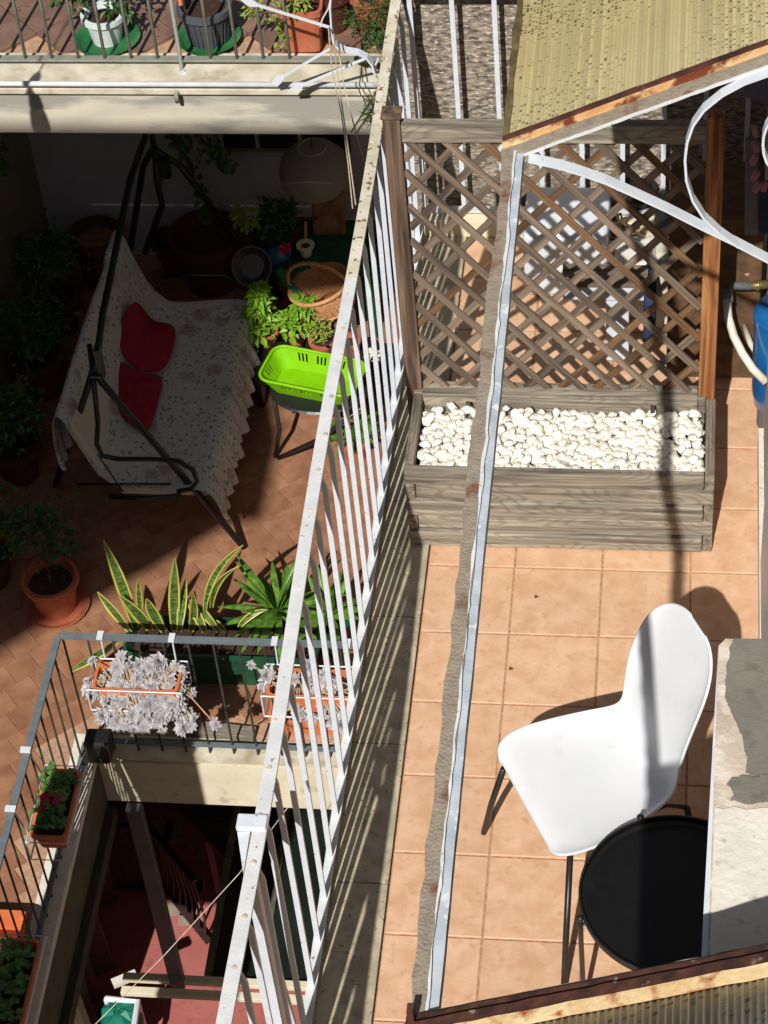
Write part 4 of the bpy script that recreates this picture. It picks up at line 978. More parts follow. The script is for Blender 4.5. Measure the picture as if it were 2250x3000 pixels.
# ---- big pots and plants along the walls
def bush(nm, label, c, r, h, pm, frad, n, L, W, lm, cat='potted plant', fo=(0, 0, .2), sr=0, sm=None, group=None, clumps=9):
    t_, top = potted(nm, label, c, r, h, pm, sm, sr, group=group, cat=cat)
    b = MB(); b.tube([top, top + V(fo) * .8], [.008, .005], 6)
    for _ in range(4): b.tube([top + V(fo) * .3, top + V(fo) + V((random.uniform(-.6, .6) * frad[0], random.uniform(-.6, .6) * frad[1], random.uniform(0, .5) * frad[2]))], [.005, .002], 5)
    b.build('stem', M['twig'], t_)
    b = MB(); foliage(b, top + V(fo), frad, n, L, W, clumps); b.build('foliage', lm, t_)
    return t_
pc = at(165, 1790, z=NZ)
bush('potted_bush', 'dark leafed bush in a terracotta pot on a saucer at the edge of the sunlight', (pc.x + .0, pc.y + .03, NZ + .001), .145, .24, M['terra'], (.2, .2, .2), 520, .045, .026, M['leaf_d'], fo=(-.04, .12, .26), sr=.185, sm=M['terra'])
for i, (px, py, r, h, lab) in enumerate(((60, 1330, .14, .24, 'dark trailing plant in a terracotta pot against the left wall, beside the swing legs'), (100, 1080, .15, .3, 'dense dark shrub in a terracotta pot left of the swing backrest'), (150, 900, .13, .28, 'tall dark shrub in a brown pot in the shaded left corner'), (-20, 1640, .13, .2, 'dark shrub by the left wall next to the terracotta pot with saucer'))):
    c = at(px, py + 60, z=NZ)
    bush('potted_bush', lab, (max(c.x, NX0 + .2), c.y, NZ + .001), r, h, M['terra_dark'], (.24, .26, .22), 520, .05, .028, M['leaf_d'], fo=(-.03, .05, .32), clumps=10)
for i, (px, py, r, lab) in enumerate(((600, 690, .21, 'large empty dark red pot standing against the rear wall behind the swing'), (278, 690, .15, 'round dark red pot with pale contents in the far left corner'))):
    c = at(px, py, z=-2.52); t_, top = potted('large_pot', lab, (c.x, min(c.y, NYB - r - .06), NZ + .001), r, .40, M['terra_dark'], soil=True, lip=.02)
    if i: b = MB(); b.lathe(top + V((0, 0, .004)), [(.001, 0), (r * .8, 0), (r * .78, .03), (.001, .05)], 20); b.build('contents', M['cork'], t_)
c = at(600, 800, z=NZ); b = MB(); b.rectpot((c.x - .0, c.y + .05, NZ + .001), .6, .2, .24); b.build('planter_box', M['terra_dark'], org=(c.x, c.y, NZ), label='long dark red planter box behind the swing seat', cat='planter')
# hanging vine
vn = thing('hanging_vine', 'leafy vine trailing down the white rear wall below the balcony', 'plant', at(560, 400, Y=4.75))
b = MB(); bt = MB()
for P_ in ([(530, 385), (545, 450), (560, 500), (590, 560), (605, 610), (620, 660)], [(600, 385), (625, 440), (650, 470), (680, 490)], [(500, 385), (520, 410), (545, 420)], [(560, 385), (600, 420), (640, 430), (660, 445)]):
    W_ = [at(x, y, Y=4.85) for x, y in P_]; bt.tube(W_, .004, 5)
    for i in range(len(W_) - 1):
        for k in range(13): p = W_[i].lerp(W_[i + 1], random.random()) + rv(.045); b.leaf(p, (random.uniform(-.6, .6), random.uniform(-.4, .1), -1), (0, -1, .3), random.uniform(.04, .07), .035, .2)
b.build('foliage', M['leaf_d'], vn); bt.build('stem', M['twig'], vn)
b = MB()
for k in range(40): p = at(-5 + random.uniform(-12, 22), 460 + random.uniform(-45, 45), Y=4.2); b.leaf(p, (random.uniform(-.6, .6), -.2, -1), (0, -1, .3), .05, .035, .2)
b.build('hanging_plant', M['leaf_d'], org=at(-5, 460, Y=4.2), label='dark hanging plant at the left edge under the balcony slab', cat='plant')
# paper shade
lc = at(922, 500, Y=4.5)
ls = thing('paper_lampshade', 'round grey paper shade hanging under the balcony slab', 'lampshade', lc)
b = MB(); b.lathe(lc, [(.08, .165), (.14, .13), (.19, .07), (.205, 0), (.19, -.07), (.15, -.12), (.09, -.15), (.03, -.16)], 32); o = b.build('shade', M['lantern'], ls, smooth=True)
b = MB(); b.tube([lc + V((0, 0, .166)), V((lc.x, lc.y, -.3))], .004, 6); b.build('cord', M['black_metal'], ls)
b = MB(); b.tube([lc + V((.08 * math.cos(a), .08 * math.sin(a), .167)) for a in [i * math.pi / 8 for i in range(16)]], .005, 6, closed=True); b.build('ring', M['frame_w'], ls)

# ---- work table with pots and tools
tbz = -2.32
c = at(850, 800, z=tbz)
wt = thing('garden_table', 'dark green plastic garden table with pots and tools in the shade', 'table', (c.x, c.y, NZ))
b = MB(); b.box((c.x + .12, 4.58, tbz - .015), (.78, .44, .03)); b.build('tabletop', M['green_dk'], wt, bevel=.006)
for sx in (-.2, .44):
    for sy in (4.42, 4.74): b = MB(); b.box((c.x + sx, sy, (NZ + tbz) / 2 - .015), (.05, .05, tbz - NZ - .035)); b.build('leg', M['green_dk'], wt)
def on(px, py): return at(px, py, z=tbz + .001)
c = on(825, 735); bush('potted_flower', 'dark red leafed plant with pink petals in a small pot on the green table', c, .075, .1, M['terra_dark'], (.1, .09, .07), 130, .05, .03, M['leaf_d'], fo=(0, 0, .09))
b = MB(); foliage(b, at(840, 728, z=-2.18), (.03, .02, .02), 26, .035, .02, 3); b.build('cut_flowers', M['flower'], org=at(840, 728, z=-2.2), label='pink petals drooping over the edge of the small dark pot', cat='flowers')
for px, py, lab, lm in ((735, 690, 'pale green leafy plant in a small pot at the left end of the green table', 'leaf_y'), (800, 660, 'dark cactus with round pads in a pot behind the pink flowers', 'leaf_d'), (855, 670, 'small dark leafy plant beside the hand fork at the rear wall', 'leaf_d')):
    c = at(px, py + 25, z=tbz + .001); c.y = min(c.y, 4.72); bush('potted_plant', lab, c, .06, .1, M['terra_dark'], (.08, .06, .08), 110, .05, .03, M[lm], fo=(0, 0, .1))
c = at(740, 780, z=-2.25); b = MB(); b.lathe(c, [(.001, 0), (.07, .0), (.115, .02), (.12, .03), (.11, .03), (.07, .01), (.001, .01)], 28, rot=Matrix.Rotation(R(50), 3, 'X')); b.build('grey_basin', M['black_metal'], org=c, label='round grey basin leaning against the left end of the green table', cat='basin')
c = on(800, 770)
wc = thing('watering_can', 'dusty blue grey watering can lying on the green table', 'watering can', c)
b = MB(); b.lathe(c + V((0, 0, .05)), [(.001, 0), (.05, 0), (.055, .06), (.04, .1), (.03, .1), (.001, .1)], 18, rot=Matrix.Rotation(R(70), 3, 'Y')); b.build('body', M['blue2'], wc, smooth=False)
b = MB(); b.tube([c + V((-.03, 0, .04)), c + V((-.11, -.02, .05))], [.014, .01], 8); b.lathe(c + V((-.12, -.02, .05)), [(.008, 0), (.024, .01), (.024, .018), (.001, .02)], 14); b.build('spout', M['blue2'], wc)
b = MB(); b.tube([c + V((.03, 0, .09)), c + V((.06, .01, .13)), c + V((.1, .01, .11)), c + V((.11, 0, .06))], .007, 7); b.build('handle', M['blue2'], wc)
c = on(905, 720)
hf = thing('hand_trowel', 'wooden handled trowel standing in a cream pot on the green table', 'trowel', c)
b = MB(); b.tube([at(895, 745, Y=c.y - .02), at(895, 650, Y=c.y + .06)], .009, 8); b.build('handle', M['wicker'], hf)
b = MB(); b.beam(at(860, 640, Y=c.y + .07), at(930, 640, Y=c.y + .07), .012, .012); b.build('crossbar', M['terra_dark'], hf)
c = at(898, 745, z=tbz + .001); t_, _ = potted('cream_pot', 'small cream pot holding the wooden trowel on the green table', c, .042, .075, M['plaster2'], cat='pot')
c = at(960, 690, z=tbz + .05); b = MB(); b.box(c + V((0, .12, .08)), (.2, .05, .28), rot=Matrix.Rotation(R(-22), 3, 'X')); b.build('cork_panel', M['cork'], org=c, bevel=.02, label='brown woven panel leaning on the rear wall at the right end of the table', cat='panel')
# teal tools and netting
c = at(845, 830, z=-2.35)
b = MB(); b.beam(at(815, 790, z=-2.28), at(862, 850, z=-2.4), .045, .02); b.beam(at(862, 850, z=-2.4), at(872, 880, z=-2.5), .06, .04); b.tube([at(890, 765, z=-2.25), at(855, 855, z=-2.4)], .004, 6); b.build('garden_sprayer', M['teal'], org=c, label='teal plastic garden sprayer leaning below the green table', cat='sprayer')
b = MB(); random.seed(4)
for k in range(70): p = at(random.uniform(930, 1140), random.uniform(780, 840), z=-2.45) + rv(.03); b.leaf(p, rv(1), (0, 0, 1), .07, .05, .5)
b.build('green_tarpaulin', M['teal'], org=at(1000, 810, z=-2.5), label='crumpled teal plastic sheet behind the wicker basket', cat='tarpaulin')
# basil pots on a low shelf
c = at(790, 1020, z=-2.62)
sh = thing('low_bench', 'low dark bench carrying basil pots between swing and railing', 'bench', (c.x + .2, c.y + .05, NZ))
b = MB(); b.box((-1.13, 3.93, -2.68), (.9, .34, .03)); b.build('seat', M['black_metal'], sh)
for sx in (-1.5, -.76): b = MB(); b.box((sx, 3.93, -2.80), (.04, .3, .19)); b.build('leg', M['black_metal'], sh)
def basil(px, py, lab, r, frad, n):
    c = at(px, py, z=-2.664); t_, top = potted('basil_plant', lab, c, r, .1, M['terra'], cat='potted plant'); b = MB()
    for q in frad: foliage(b, top + V(q[0]), q[1], n, .062, .036, 7)
    b.build('foliage', M['leaf_b'], t_)
    b = MB(); b.tube([top, top + V((0, 0, .14))], [.006, .004], 6); b.build('stem', M['leaf_m'], t_)
basil(785, 1005, 'bright green basil in a terracotta pot, taller of the two beside the swing', .065, [((-.03, 0, .08), (.12, .1, .09)), ((-.03, .03, .2), (.06, .06, .09)), ((-.02, .03, .28), (.035, .03, .05))], 110)
basil(870, 1000, 'smaller basil plant in a terracotta pot between the tall basil and the wicker basket', .06, [((.0, 0, .09), (.1, .09, .08)), ((.03, .03, .17), (.07, .05, .06))], 110)
c = at(775, 1015, z=-2.66); b = MB(); b.lathe(c + V((-.08, -.02, 0)), potprof(.07, .06), 20); b.build('green_bowl', M['green_dk'], org=c, label='small dark green bowl left of the basil pots', cat='bowl')
# succulent pot and its neighbours
c = at(950, 1030, z=-2.664)
t_, top = potted('succulent_pot', 'yellow green succulent in a terracotta pot beside the lime basket', c, .075, .1, M['terra'], cat='potted plant'); b = MB()
for k in range(70): d = V((random.uniform(-1, 1), random.uniform(-1, 1), random.uniform(.1, 1))); b.leaf(top + V((random.uniform(-.05, .05), random.uniform(-.04, .04), random.uniform(.0, .14))), d, (0, 0, 1), .055, .018, .3)
b.build('foliage', M['leaf_y'], t_)
for px, lab, m_ in ((1025, 'terracotta pot lying behind the railing bars right of the succulent', 'terra'), (985, 'purple plastic pot partly hidden by the white handrail', 'pink')):
    c = at(px, 1035, z=-2.664); potted('small_pot', lab, c, .06, .1, M[m_] if m_ == 'terra' else mat('purple_pot', '#5a2548', '#66304f', 9, .6), cat='pot')
# wicker basket with hoop handle
c = at(968, 905, z=-2.664)
c = V((-1.02, 4.02, -2.5)); c = at(965, 875, z=-2.44)
wk = thing('wicker_basket', 'tan wicker basket with a hoop handle tipped towards the railing', 'basket', c)
b = MB(); rt = Matrix.Rotation(R(6), 3, 'X') @ Matrix.Rotation(R(-22), 3, 'Y') @ Matrix.Rotation(R(-12), 3, 'Z')
for k in range(12):
    h = k * .016; r0 = .125 + .045 * (k / 11) ** .8
    b.tube([c + rt @ V((r0 * math.cos(a) * 1.1, r0 * math.sin(a) * .85, h - .05)) for a in [i * 2 * math.pi / 28 for i in range(28)]], .0085, 6, closed=True)
b.lathe(c, [(.001, -.052), (.13, -.052), (.13, -.044), (.001, -.044)], 24, rot=rt); b.build('body', M['wicker'], wk, smooth=True)
b = MB()
for k in range(26): a = k * 2 * math.pi / 26; b.tube([c + rt @ V((.133 * math.cos(a) * 1.1, .133 * math.sin(a) * .85, -.05)), c + rt @ V((.177 * math.cos(a) * 1.1, .177 * math.sin(a) * .85, .12))], .004, 5)
b.build('stake', M['wicker'], wk, smooth=True, kind='stuff')
b = MB(); b.tube([c + rt @ V((.185 * 1.05 * math.cos(a), 0, .12 + .2 * math.sin(a))) for a in [math.pi * i / 16 for i in range(17)]], .012, 8); b.build('handle', M['wicker'], wk, smooth=True)
b = MB(); b.tube([c + rt @ V((.18 * 1.1 * math.cos(a), .18 * .86 * math.sin(a), .13)) for a in [i * 2 * math.pi / 28 for i in range(28)]], .013, 8, closed=True); b.build('rim', M['wicker'], wk, smooth=True)

# ---- black folding chair with the lime basket
cz = -2.40
bc = thing('black_chair', 'black metal garden chair under the lime green basket', 'chair', (-1.1, 3.4, NZ))
b = MB(); b.lathe((-1.06, 3.42, cz), [(.001, 0), (.27, 0), (.285, .01), (.27, .02), (.001, .02)], 36, sx=1.0, sy=.72); b.build('seat', M['black_metal'], bc)
for p0, p1 in (((-1.33, 3.42, cz), (-1.36, 3.38, NZ)), ((-.80, 3.30, cz), (-1.34, 3.36, NZ + .01)), ((-.82, 3.5, cz), (-.70, 3.6, NZ)), ((-1.2, 3.6, cz), (-1.3, 3.75, NZ))):
    m__ = V(p0).lerp(V(p1), .55) + V((.03, 0, -.02)); b = MB(); b.tube([p0, m__, p1], .013, 8); b.build('leg', M['black_metal'], bc, smooth=True)
lb_ = thing('lime_basket', 'lime green plastic basket with slotted sides on the black chair', 'basket', (-1.15, 3.4, cz + .02))
B0 = cz + .022; H_ = .12; cc = V((-1.09, 3.43, 0)); rz = R(-14)
m2 = Matrix.Rotation(rz, 3, 'Z')
def rr(l, w_, k, n=6):
    o = []
    for sx, sy, a0 in ((1, 1, 0), (-1, 1, 90), (-1, -1, 180), (1, -1, 270)):
        for q in range(n): a = R(a0 + 90 * q / (n - 1)); o.append(cc + m2 @ V((sx * (l / 2 - k) + k * math.cos(a), sy * (w_ / 2 - k) + k * math.sin(a), 0)))
    return o
L0, W0, L1, W1 = .44, .20, .56, .295
r0, r1 = rr(L0, W0, .05), rr(L1, W1, .07); n = len(r0)
b = MB(); b.add([p + V((0, 0, B0)) for p in r0] + [p + V((0, 0, B0 + .004)) for p in r0], [tuple(range(n))[::-1], tuple(range(n, 2 * n))]); b.build('base', M['lime'], lb_)
b = MB()
def lat(i, t): i %= n; return r0[i].lerp(r1[i], t) + V((0, 0, B0 + H_ * t))
def wallq(i, j, t0, t1, fa=0, fb=1):
    a0, a1, c0_, c1_ = lat(i, t0), lat(i, t1), lat(j, t0), lat(j, t1)
    q = [a0.lerp(c0_, fa), a0.lerp(c0_, fb), a1.lerp(c1_, fb), a1.lerp(c1_, fa)]; cn = (q[0] + q[2]) / 2; nrm = (q[1] - q[0]).cross(q[3] - q[0]).normalized() * .003
    b.hexa([q[0], q[1], q[1] + nrm, q[0] + nrm, q[3], q[2], q[2] + nrm, q[3] + nrm])
for i in range(n):
    jx = (i + 1) % n; ln = (r1[i] - r1[jx]).length
    if ln > .1:
        wallq(i, jx, 0, .45); wallq(i, jx, .82, 1); m__ = int(ln / .012); grp = max(1, m__ // 9)
        for k in range(m__):
            g_ = (k // 5) % 2
            if g_ == 0 or k % 2 == 0: wallq(i, jx, .44, .83, k / m__, (k + 1) / m__)
    else: wallq(i, jx, 0, 1)
b.build('slotted_wall', M['lime'], lb_)
b = MB(); b.tube([p + V((0, 0, B0 + H_)) for p in r1], .009, 8, closed=True); b.build('rim', M['lime'], lb_, smooth=True)

# ---- grey railing round the light well
RY = NYF + .012; RZ = -1.995; RXL = -2.085
gr = thing('grey_railing', 'grey iron railing with thin dark bars round the light well', 'railing', (-1.2, RY, NZ))
ph0 = at(170, 1862, z=RZ); RXL = ph0.x; RYc = ph0.y
b = MB(); b.box(((RXL + NX1) / 2, RYc, RZ), (NX1 - RXL, .036, .014)); b.build('handrail', M['rail_grey'], gr)
b = MB(); b.beam((RXL, RYc - .0185, RZ), (RXL - .012, SE + .05, RZ), .036, .014); b.build('handrail', M['rail_grey'], gr)
b = MB(); b.box(((RXL + NX1) / 2, RYc, NZ + .07), (NX1 - RXL, .028, .01)); b.build('bottom_rail', M['rail_grey'], gr)
b = MB(); b.beam((RXL, RYc - .016, NZ + .07), (RXL - .012, SE + .05, NZ + .07), .028, .01); b.build('bottom_rail', M['rail_grey'], gr)
c0 = None
for k in range(0, 14):
    x = RXL + .125 * k + .02
    if c0 is None: b = MB(); b.tube([(x, RYc, NZ + (.005 if k % 4 == 0 else .07)), (x, RYc, RZ)], .0062, 6); c0 = b.build('bar', M['bar_dark'], gr); x0 = x
    else: share(c0, gr, (x - x0, 0, 0))
for k in range(1, 15):
    y = RYc - .115 * k; share(c0, gr, (-.03 * (RYc - y) / 4.6 - .02, y - RYc, 0))

# ---- window boxes hung inside the railing
random.seed(9)
def rosette(b, c, r, n=15, up=(0, 0, 1)):
    q = V(up).normalized().to_track_quat('Z', 'Y').to_matrix()
    for ring, (cnt_, tilt, L) in enumerate(((8, .15, 1.0), (8, .5, .85), (6, .95, .64), (4, 1.9, .42))):
        for k in range(cnt_):
            a = 2 * math.pi * k / cnt_ + ring * .5 + random.uniform(-.2, .2); d = q @ V((math.cos(a), math.sin(a), tilt + random.uniform(-.15, .15)))
            b.leaf(c, d, q @ V((0, 0, 1)), r * L * random.uniform(.85, 1.15), r * .74 * L, .3)
def winbox(nm, label, c, L, W, H, pm, rz=0, hooks=None, group=None):
    t_ = thing(nm, label, 'window box', c, group); b = MB(); b.rectpot(c, L, W, H, rz=rz); b.build('box', pm, t_)
    b = MB(); b.box(V(c) + V((0, 0, H * .68)), (L * .9, W * .86, .01), rz=rz); b.build('soil', M['soil'], t_)
    return t_
def basket_holder(parent, c, L, W, z, H, rz=0, toward=None):
    m = Matrix.Rotation(rz, 3, 'Z'); c = V((c[0], c[1], 0))
    P4 = [c + m @ V((sx * L / 2, sy * W / 2, 0)) for sx, sy in ((1, 1), (-1, 1), (-1, -1), (1, -1))]
    b = MB(); b.tube([p + V((0, 0, z + H)) for p in P4], .0045, 6, closed=True); b.tube([p + V((0, 0, z - .006)) for p in P4], .0045, 6, closed=True)
    for i in range(4): b.tube([P4[i] + V((0, 0, z - .006)), P4[i] + V((0, 0, z + H))], .004, 6)
    if toward:
        for s_ in (-.38, .38):
            p = c + m @ V((L * s_, W / 2, 0)) if toward == 'y' else c + m @ V((L * s_, W / 2, 0))
            t__ = V((p.x, RYc, RZ + .012)) if toward == 'y' else V((RXL - .012, p.y, RZ + .012))
            b.tube([p + V((0, 0, z + H)), V((t__.x, t__.y, t__.z)).lerp(p + V((0, 0, z + H)), .35) + V((0, 0, .02)), t__ + V((0, 0, .006))], .0045, 6)
            b.box(t__, (.03, .05, .012) if toward == 'y' else (.05, .03, .012))
    b.build('wire_holder', M['white_metal'], parent, smooth=False)
# pale succulents
def succ_box(cx, label, n, span, extra=()):
    c = (cx, RYc - .11, -2.30); t_ = winbox('succulent_box', label, c, .42, .165, .14, M['terra_or'])
    basket_holder(t_, c, .47, .2, -2.30, .15, toward='y')
    k0 = None; b = MB()
    for i in range(n):
        u = random.uniform(-1, 1); v_ = random.random()
        u = random.gauss(0, .5); e = V((cx + max(-1, min(1, u)) * span[0] + span[2] + .12 * v_ * v_, RYc - .05 - v_ * .21, -2.10 - v_ * .24 + random.uniform(-.05, .05)))
        st = V((cx + u * .15, RYc - .12, -2.19))
        b.tube([st, st.lerp(e, .5) + V((0, 0, .04)), e], .004, 5)
        r = MB(); rosette(r, e, random.choice((.024, .03, .038, .046, .054)), up=(random.uniform(-.9, .9), random.uniform(-1, 0), .8)); r.build('rosette', M['succ'], t_)
    b.build('stem', M['stem'], t_, kind='stuff'); return t_
succ_box(-1.665, 'orange box overflowing with pale grey succulent rosettes on the grey railing', 130, (.28, .18, .01))
succ_box(-.80, 'second orange box with pale succulents, behind the white railing bars', 40, (.3, .16, -.0))
# stray rosettes on the floor ledge belong to a third, fallen pot
c = at(790, 2080, z=NZ)
t_ = winbox('fallen_box', 'orange clay box with trailing stems on the ledge beside the grey plank', (c.x + .22, NYF + .22, NZ + .006), .38, .17, .12, M['terra_or']); b = MB()
for k in range(30): p = V((c.x + .22 + random.uniform(-.2, .2), NYF + .2 + random.uniform(-.1, .1), NZ + .1)); b.tube([p, p + V((random.uniform(-.1, .1), random.uniform(-.12, .02), random.uniform(.0, .1)))], .003, 5)
b.build('stem', M['stem'], t_, kind='stuff')
# deep green planter with snake plants and yucca
c = at(685, 1950, z=-2.77)
gp = thing('green_planter', 'long dark green planter holding striped snake plants behind the grey railing', 'planter', (-1.5, NYF + .56, NZ))
b = MB(); b.rectpot((-1.40, 1.80, NZ + .005), 1.02, .26, .26, taper=.9); b.build('box', M['green_dk'], gp)
b = MB(); b.box((-1.40, 1.80, NZ + .2), (.95, .22, .012)); b.build('soil', M['soil'], gp)
def snake_leaf(p0, p1, p2, w_, side=(1, 0, 0), edge=.3):
    b = MB(); P_ = []
    for i in range(9):
        t = i / 8; P_.append(V(p0).lerp(V(p1), t).lerp(V(p1).lerp(V(p2), t), t))
    b.blade(P_, [w_ * x for x in (.5, .72, .9, 1, 1, .9, .7, .4, .04)], side, edge, .15); b.build('leaf', [M['snake'], M['snake_y']], gp, solid=.004)
def SL_(base, tip, yb, yt, w_, mid=None, zb=None):
    p0 = at(*base, Y=yb); p2 = at(*tip, Y=yt); p1 = p0.lerp(p2, .5) + V(mid or (0, 0, .02)); snake_leaf(p0, p1, p2, w_, side=(1, random.uniform(-.3, .3), 0))
for bs, tp, w_, md in (((398, 1840), (303, 1585), .065, (.02, 0, .03)), ((380, 1850), (285, 1735), .06, (0, 0, .03)), ((412, 1800), (405, 1697), .035, None), ((440, 1845), (350, 1745), .07, (.03, 0, -.01)), ((480, 1850), (430, 1755), .06, (-.02, 0, .04)),
                       ((510, 1845), (512, 1635), .06, (0, 0, .0)), ((525, 1850), (545, 1695), .045, None), ((560, 1850), (565, 1735), .045, (.02, 0, 0)), ((600, 1850), (550, 1755), .05, (.0, 0, .05)), ((640, 1850), (560, 1760), .04, (0, 0, .04)),
                       ((600, 1790), (712, 1598), .035, (-.08, 0, .06)), ((620, 1780), (700, 1660), .035, (-.06, 0, .07)), ((700, 1840), (785, 1785), .035, (-.03, 0, .04)), ((660, 1850), (610, 1815), .03, (0, 0, .04))):
    SL_(bs, tp, 1.80 + random.uniform(-.04, .04), 1.80 + random.uniform(-.06, .1), w_, md)
# one leaf drooping forward over the box
p0 = at(345, 1880, Y=1.72); p2 = at(205, 1970, Y=1.5); snake_leaf(p0, p0.lerp(p2, .5) + V((0, -.03, .03)), p2, .05)
def yucca(px, py, Y, label, n, L, W_, mt, base=None):
    c = at(px, py, Y=Y); t_ = thing('yucca', label, 'plant', (c.x, c.y, NZ)); b = MB()
    b.lathe((c.x, c.y, NZ + .004), potprof(.11, .22), 24); b.build('pot', M['green_dk'], t_)
    b = MB(); b.tube([(c.x, c.y, NZ + .18), c], .018, 8); b.build('trunk', M['twig'], t_)
    for k in range(n):
        a = 2 * math.pi * k / n + random.uniform(-.15, .15); e = random.choice((.15, .45, .9, 1.3)) + random.uniform(-.1, .1); l_ = L * random.uniform(.75, 1.1)
        d = V((math.cos(a) * math.cos(e), math.sin(a) * math.cos(e), math.sin(e))); P_ = [c + d * l_ * t - V((0, 0, .22 * l_ * t * t * (1.3 - e * .6))) for t in [i / 7 for i in range(8)]]
        b = MB(); b.blade(P_, [W_ * x for x in (.5, .9, 1, 1, .9, .7, .45, .03)], V((-math.sin(a), math.cos(a), .0)), 0, .25); b.build('leaf', mt, t_)
    return t_
yucca(812, 1790, 1.95, 'bright green strap leafed yucca growing beside the white handrail', 30, .40, .045, M['yucca'])
yucca(960, 1800, 1.98, 'darker strap leafed plant seen between the white railing bars', 20, .28, .05, M['leaf_m'])
c = at(1040, 1350, z=NZ); t_ = thing('strap_plant', 'small bright green plant on the floor behind the white railing bars', 'plant', c)
b = MB(); b.lathe(c + V((0, .05, .002)), potprof(.09, .14), 20); b.build('pot', M['terra'], t_)
b = MB()
for k in range(60): b.leaf(c + V((random.uniform(-.08, .08), .05 + random.uniform(-.08, .08), .13 + random.uniform(0, .1))), (random.uniform(-1, 1), random.uniform(-1, 1), random.uniform(-.3, .8)), (0, 0, 1), .13, .035, .2)
b.build('foliage', M['leaf_m'], t_)
c = at(1075, 1080, z=-2.7)
t_, top = potted('potted_plant', 'pale pot with dry cream blooms behind the far white railing bars', (c.x, c.y, NZ + .001), .1, .2, M['terra_dark'])
b = MB(); foliage(b, top + V((0, 0, .1)), (.12, .08, .08), 60, .04, .03, 5); b.build('foliage', M['plaster2'], t_)
# things along the light well edge
c = at(600, 2145, z=NZ); b = MB(); b.box((-1.40, NYF + .135, NZ + .028), (.42, .075, .04), rz=R(-5)); b.build('grey_plank', M['plank'], org=(-1.4, NYF + .13, NZ), label='short weathered plank lying on the ledge beside the light well', cat='plank', bevel=.004)
c = at(700, 2020, z=NZ); b = MB(); b.box((-1.28, NYF + .37, NZ + .012), (.5, .2, .012)); b.build('clay_mat', M['tile_n'], org=(-1.28, NYF + .37, NZ), label='flat reddish tray on the floor between the planter and the plank', cat='tray', bevel=.004)
b = MB(); b.box((-1.25, NYF + .052, NZ + .02), (1.1, .02, .028)); b.build('hose_channel', M['green_pl'], org=(-1.25, NYF + .05, NZ), label='thin green strip lying along the foot of the grey railing', cat='strip')
# geranium boxes on the side railing
def flowerbox(py0, py1, label, blooms):
    a, b_ = at(112, py0, z=-2.16), at(112, py1, z=-2.16); cy = (a.y + b_.y) / 2; L = a.y - b_.y; cx = RXL + .135
    c = (cx, cy, -2.30); t_ = winbox('flower_box', label, c, L, .165, .14, M['terra_or'], rz=R(90))
    basket_holder(t_, c, L + .06, .2, -2.30, .13, rz=R(90), toward='x')
    b = MB()
    for k in range(150): p = V((cx + random.uniform(-.07, .06), cy + random.uniform(-.42, .44) * L, -2.17 + random.uniform(0, .07))); b.leaf(p, (random.uniform(-1, 1), random.uniform(-1, 1), random.uniform(0, .5)), (0, 0, 1), .045, .034, .15)
    b.build('foliage', M['leaf_ger'], t_)
    for k in range(blooms):
        p = V((cx + random.uniform(-.06, .03), cy + random.uniform(-.3, .3) * L, -2.085)); q = MB(); foliage(q, p, (.012, .012, .008), 12, .022, .018, 2); q.build('bloom', M['flower'], t_)
flowerbox(2252, 2450, 'orange box of crimson flowering plants hooked on the side railing', 5)
flowerbox(2755, 3040, 'orange flower box at the bottom left corner of the picture, no blooms', 0)
c = at(0, 2700, z=-2.3); b = MB(); b.rectpot((RXL - .22, at(5, 2690, z=-2.7).y, NZ + .002), .3, .16, .14); b.build('spare_box', M['terra_or'], org=(RXL - .2, c.y, NZ), label='empty orange box on the floor outside the side railing', cat='planter')
# solid black block standing in for shadow at the rail corner
c = at(285, 2180, z=-2.6); b = MB(); b.box((RXL + .11, RYc - .12, -2.72), (.13, .12, .16)); b.build('corner_shadow_block', M['black_metal'], org=(RXL + .1, RYc - .1, -2.8), bevel=.02, label='black block standing in for shadow inside the railing corner', cat='shadow block')

# ================================================================== LIGHT WELL AND COURTYARD
CZ = -6.8
b = MB(); b.span((-6, -5, CZ - .2), (NX1 + .2, 6.5, CZ)); b.build('courtyard_floor', M['court'], kind='structure')
for px, py, w_, d_ in ((470, 2440, .16, .2), (510, 2425, .12, .25), (540, 2630, .2, .3), (560, 2640, .12, .4), (590, 2500, .06, .1), (580, 2600, .1, .09), (560, 2480, .05, .08)):
    c = at(px, py, z=CZ); b = MB(); b.box((c.x, c.y, CZ + .004), (w_, d_, .006)); b.build('stone', M['patch'], bpy.data.objects['courtyard_floor'])
# timber edge and reed screen on the left side of the well
b = MB(); b.beam((OX + .02, NYF - .03, -3.40), (OX + .02, SE, -3.40), .05, .10); b.build('timber_beam', M['beam_w'], org=(OX, 0, -3.4), label='weathered timber beam along the left side of the light well', cat='beam')
b = MB(); vs = []; n = 90
for i in range(n + 1):
    y = 1.5 + i * .038; ox = .03 * math.sin(i * .9) + .02 * math.sin(i * .37)
    for k, z in enumerate((-3.5, -4.3, -5.2, -6.1, CZ + .01)): vs.append((-2.86 + ox * (1 + k * .5) - (y - 2.3) * .13, y, z))
fs = []
for i in range(n):
    for k in range(4): fs.append((i * 5 + k, i * 5 + k + 1, (i + 1) * 5 + k + 1, (i + 1) * 5 + k))
b.add(vs, fs); b.build('reed_screen', M['reed'], org=(-2.86, 1, -5), solid=.015, label='dark brown reed screen standing on the red floor at the left of the light well', cat='screen')
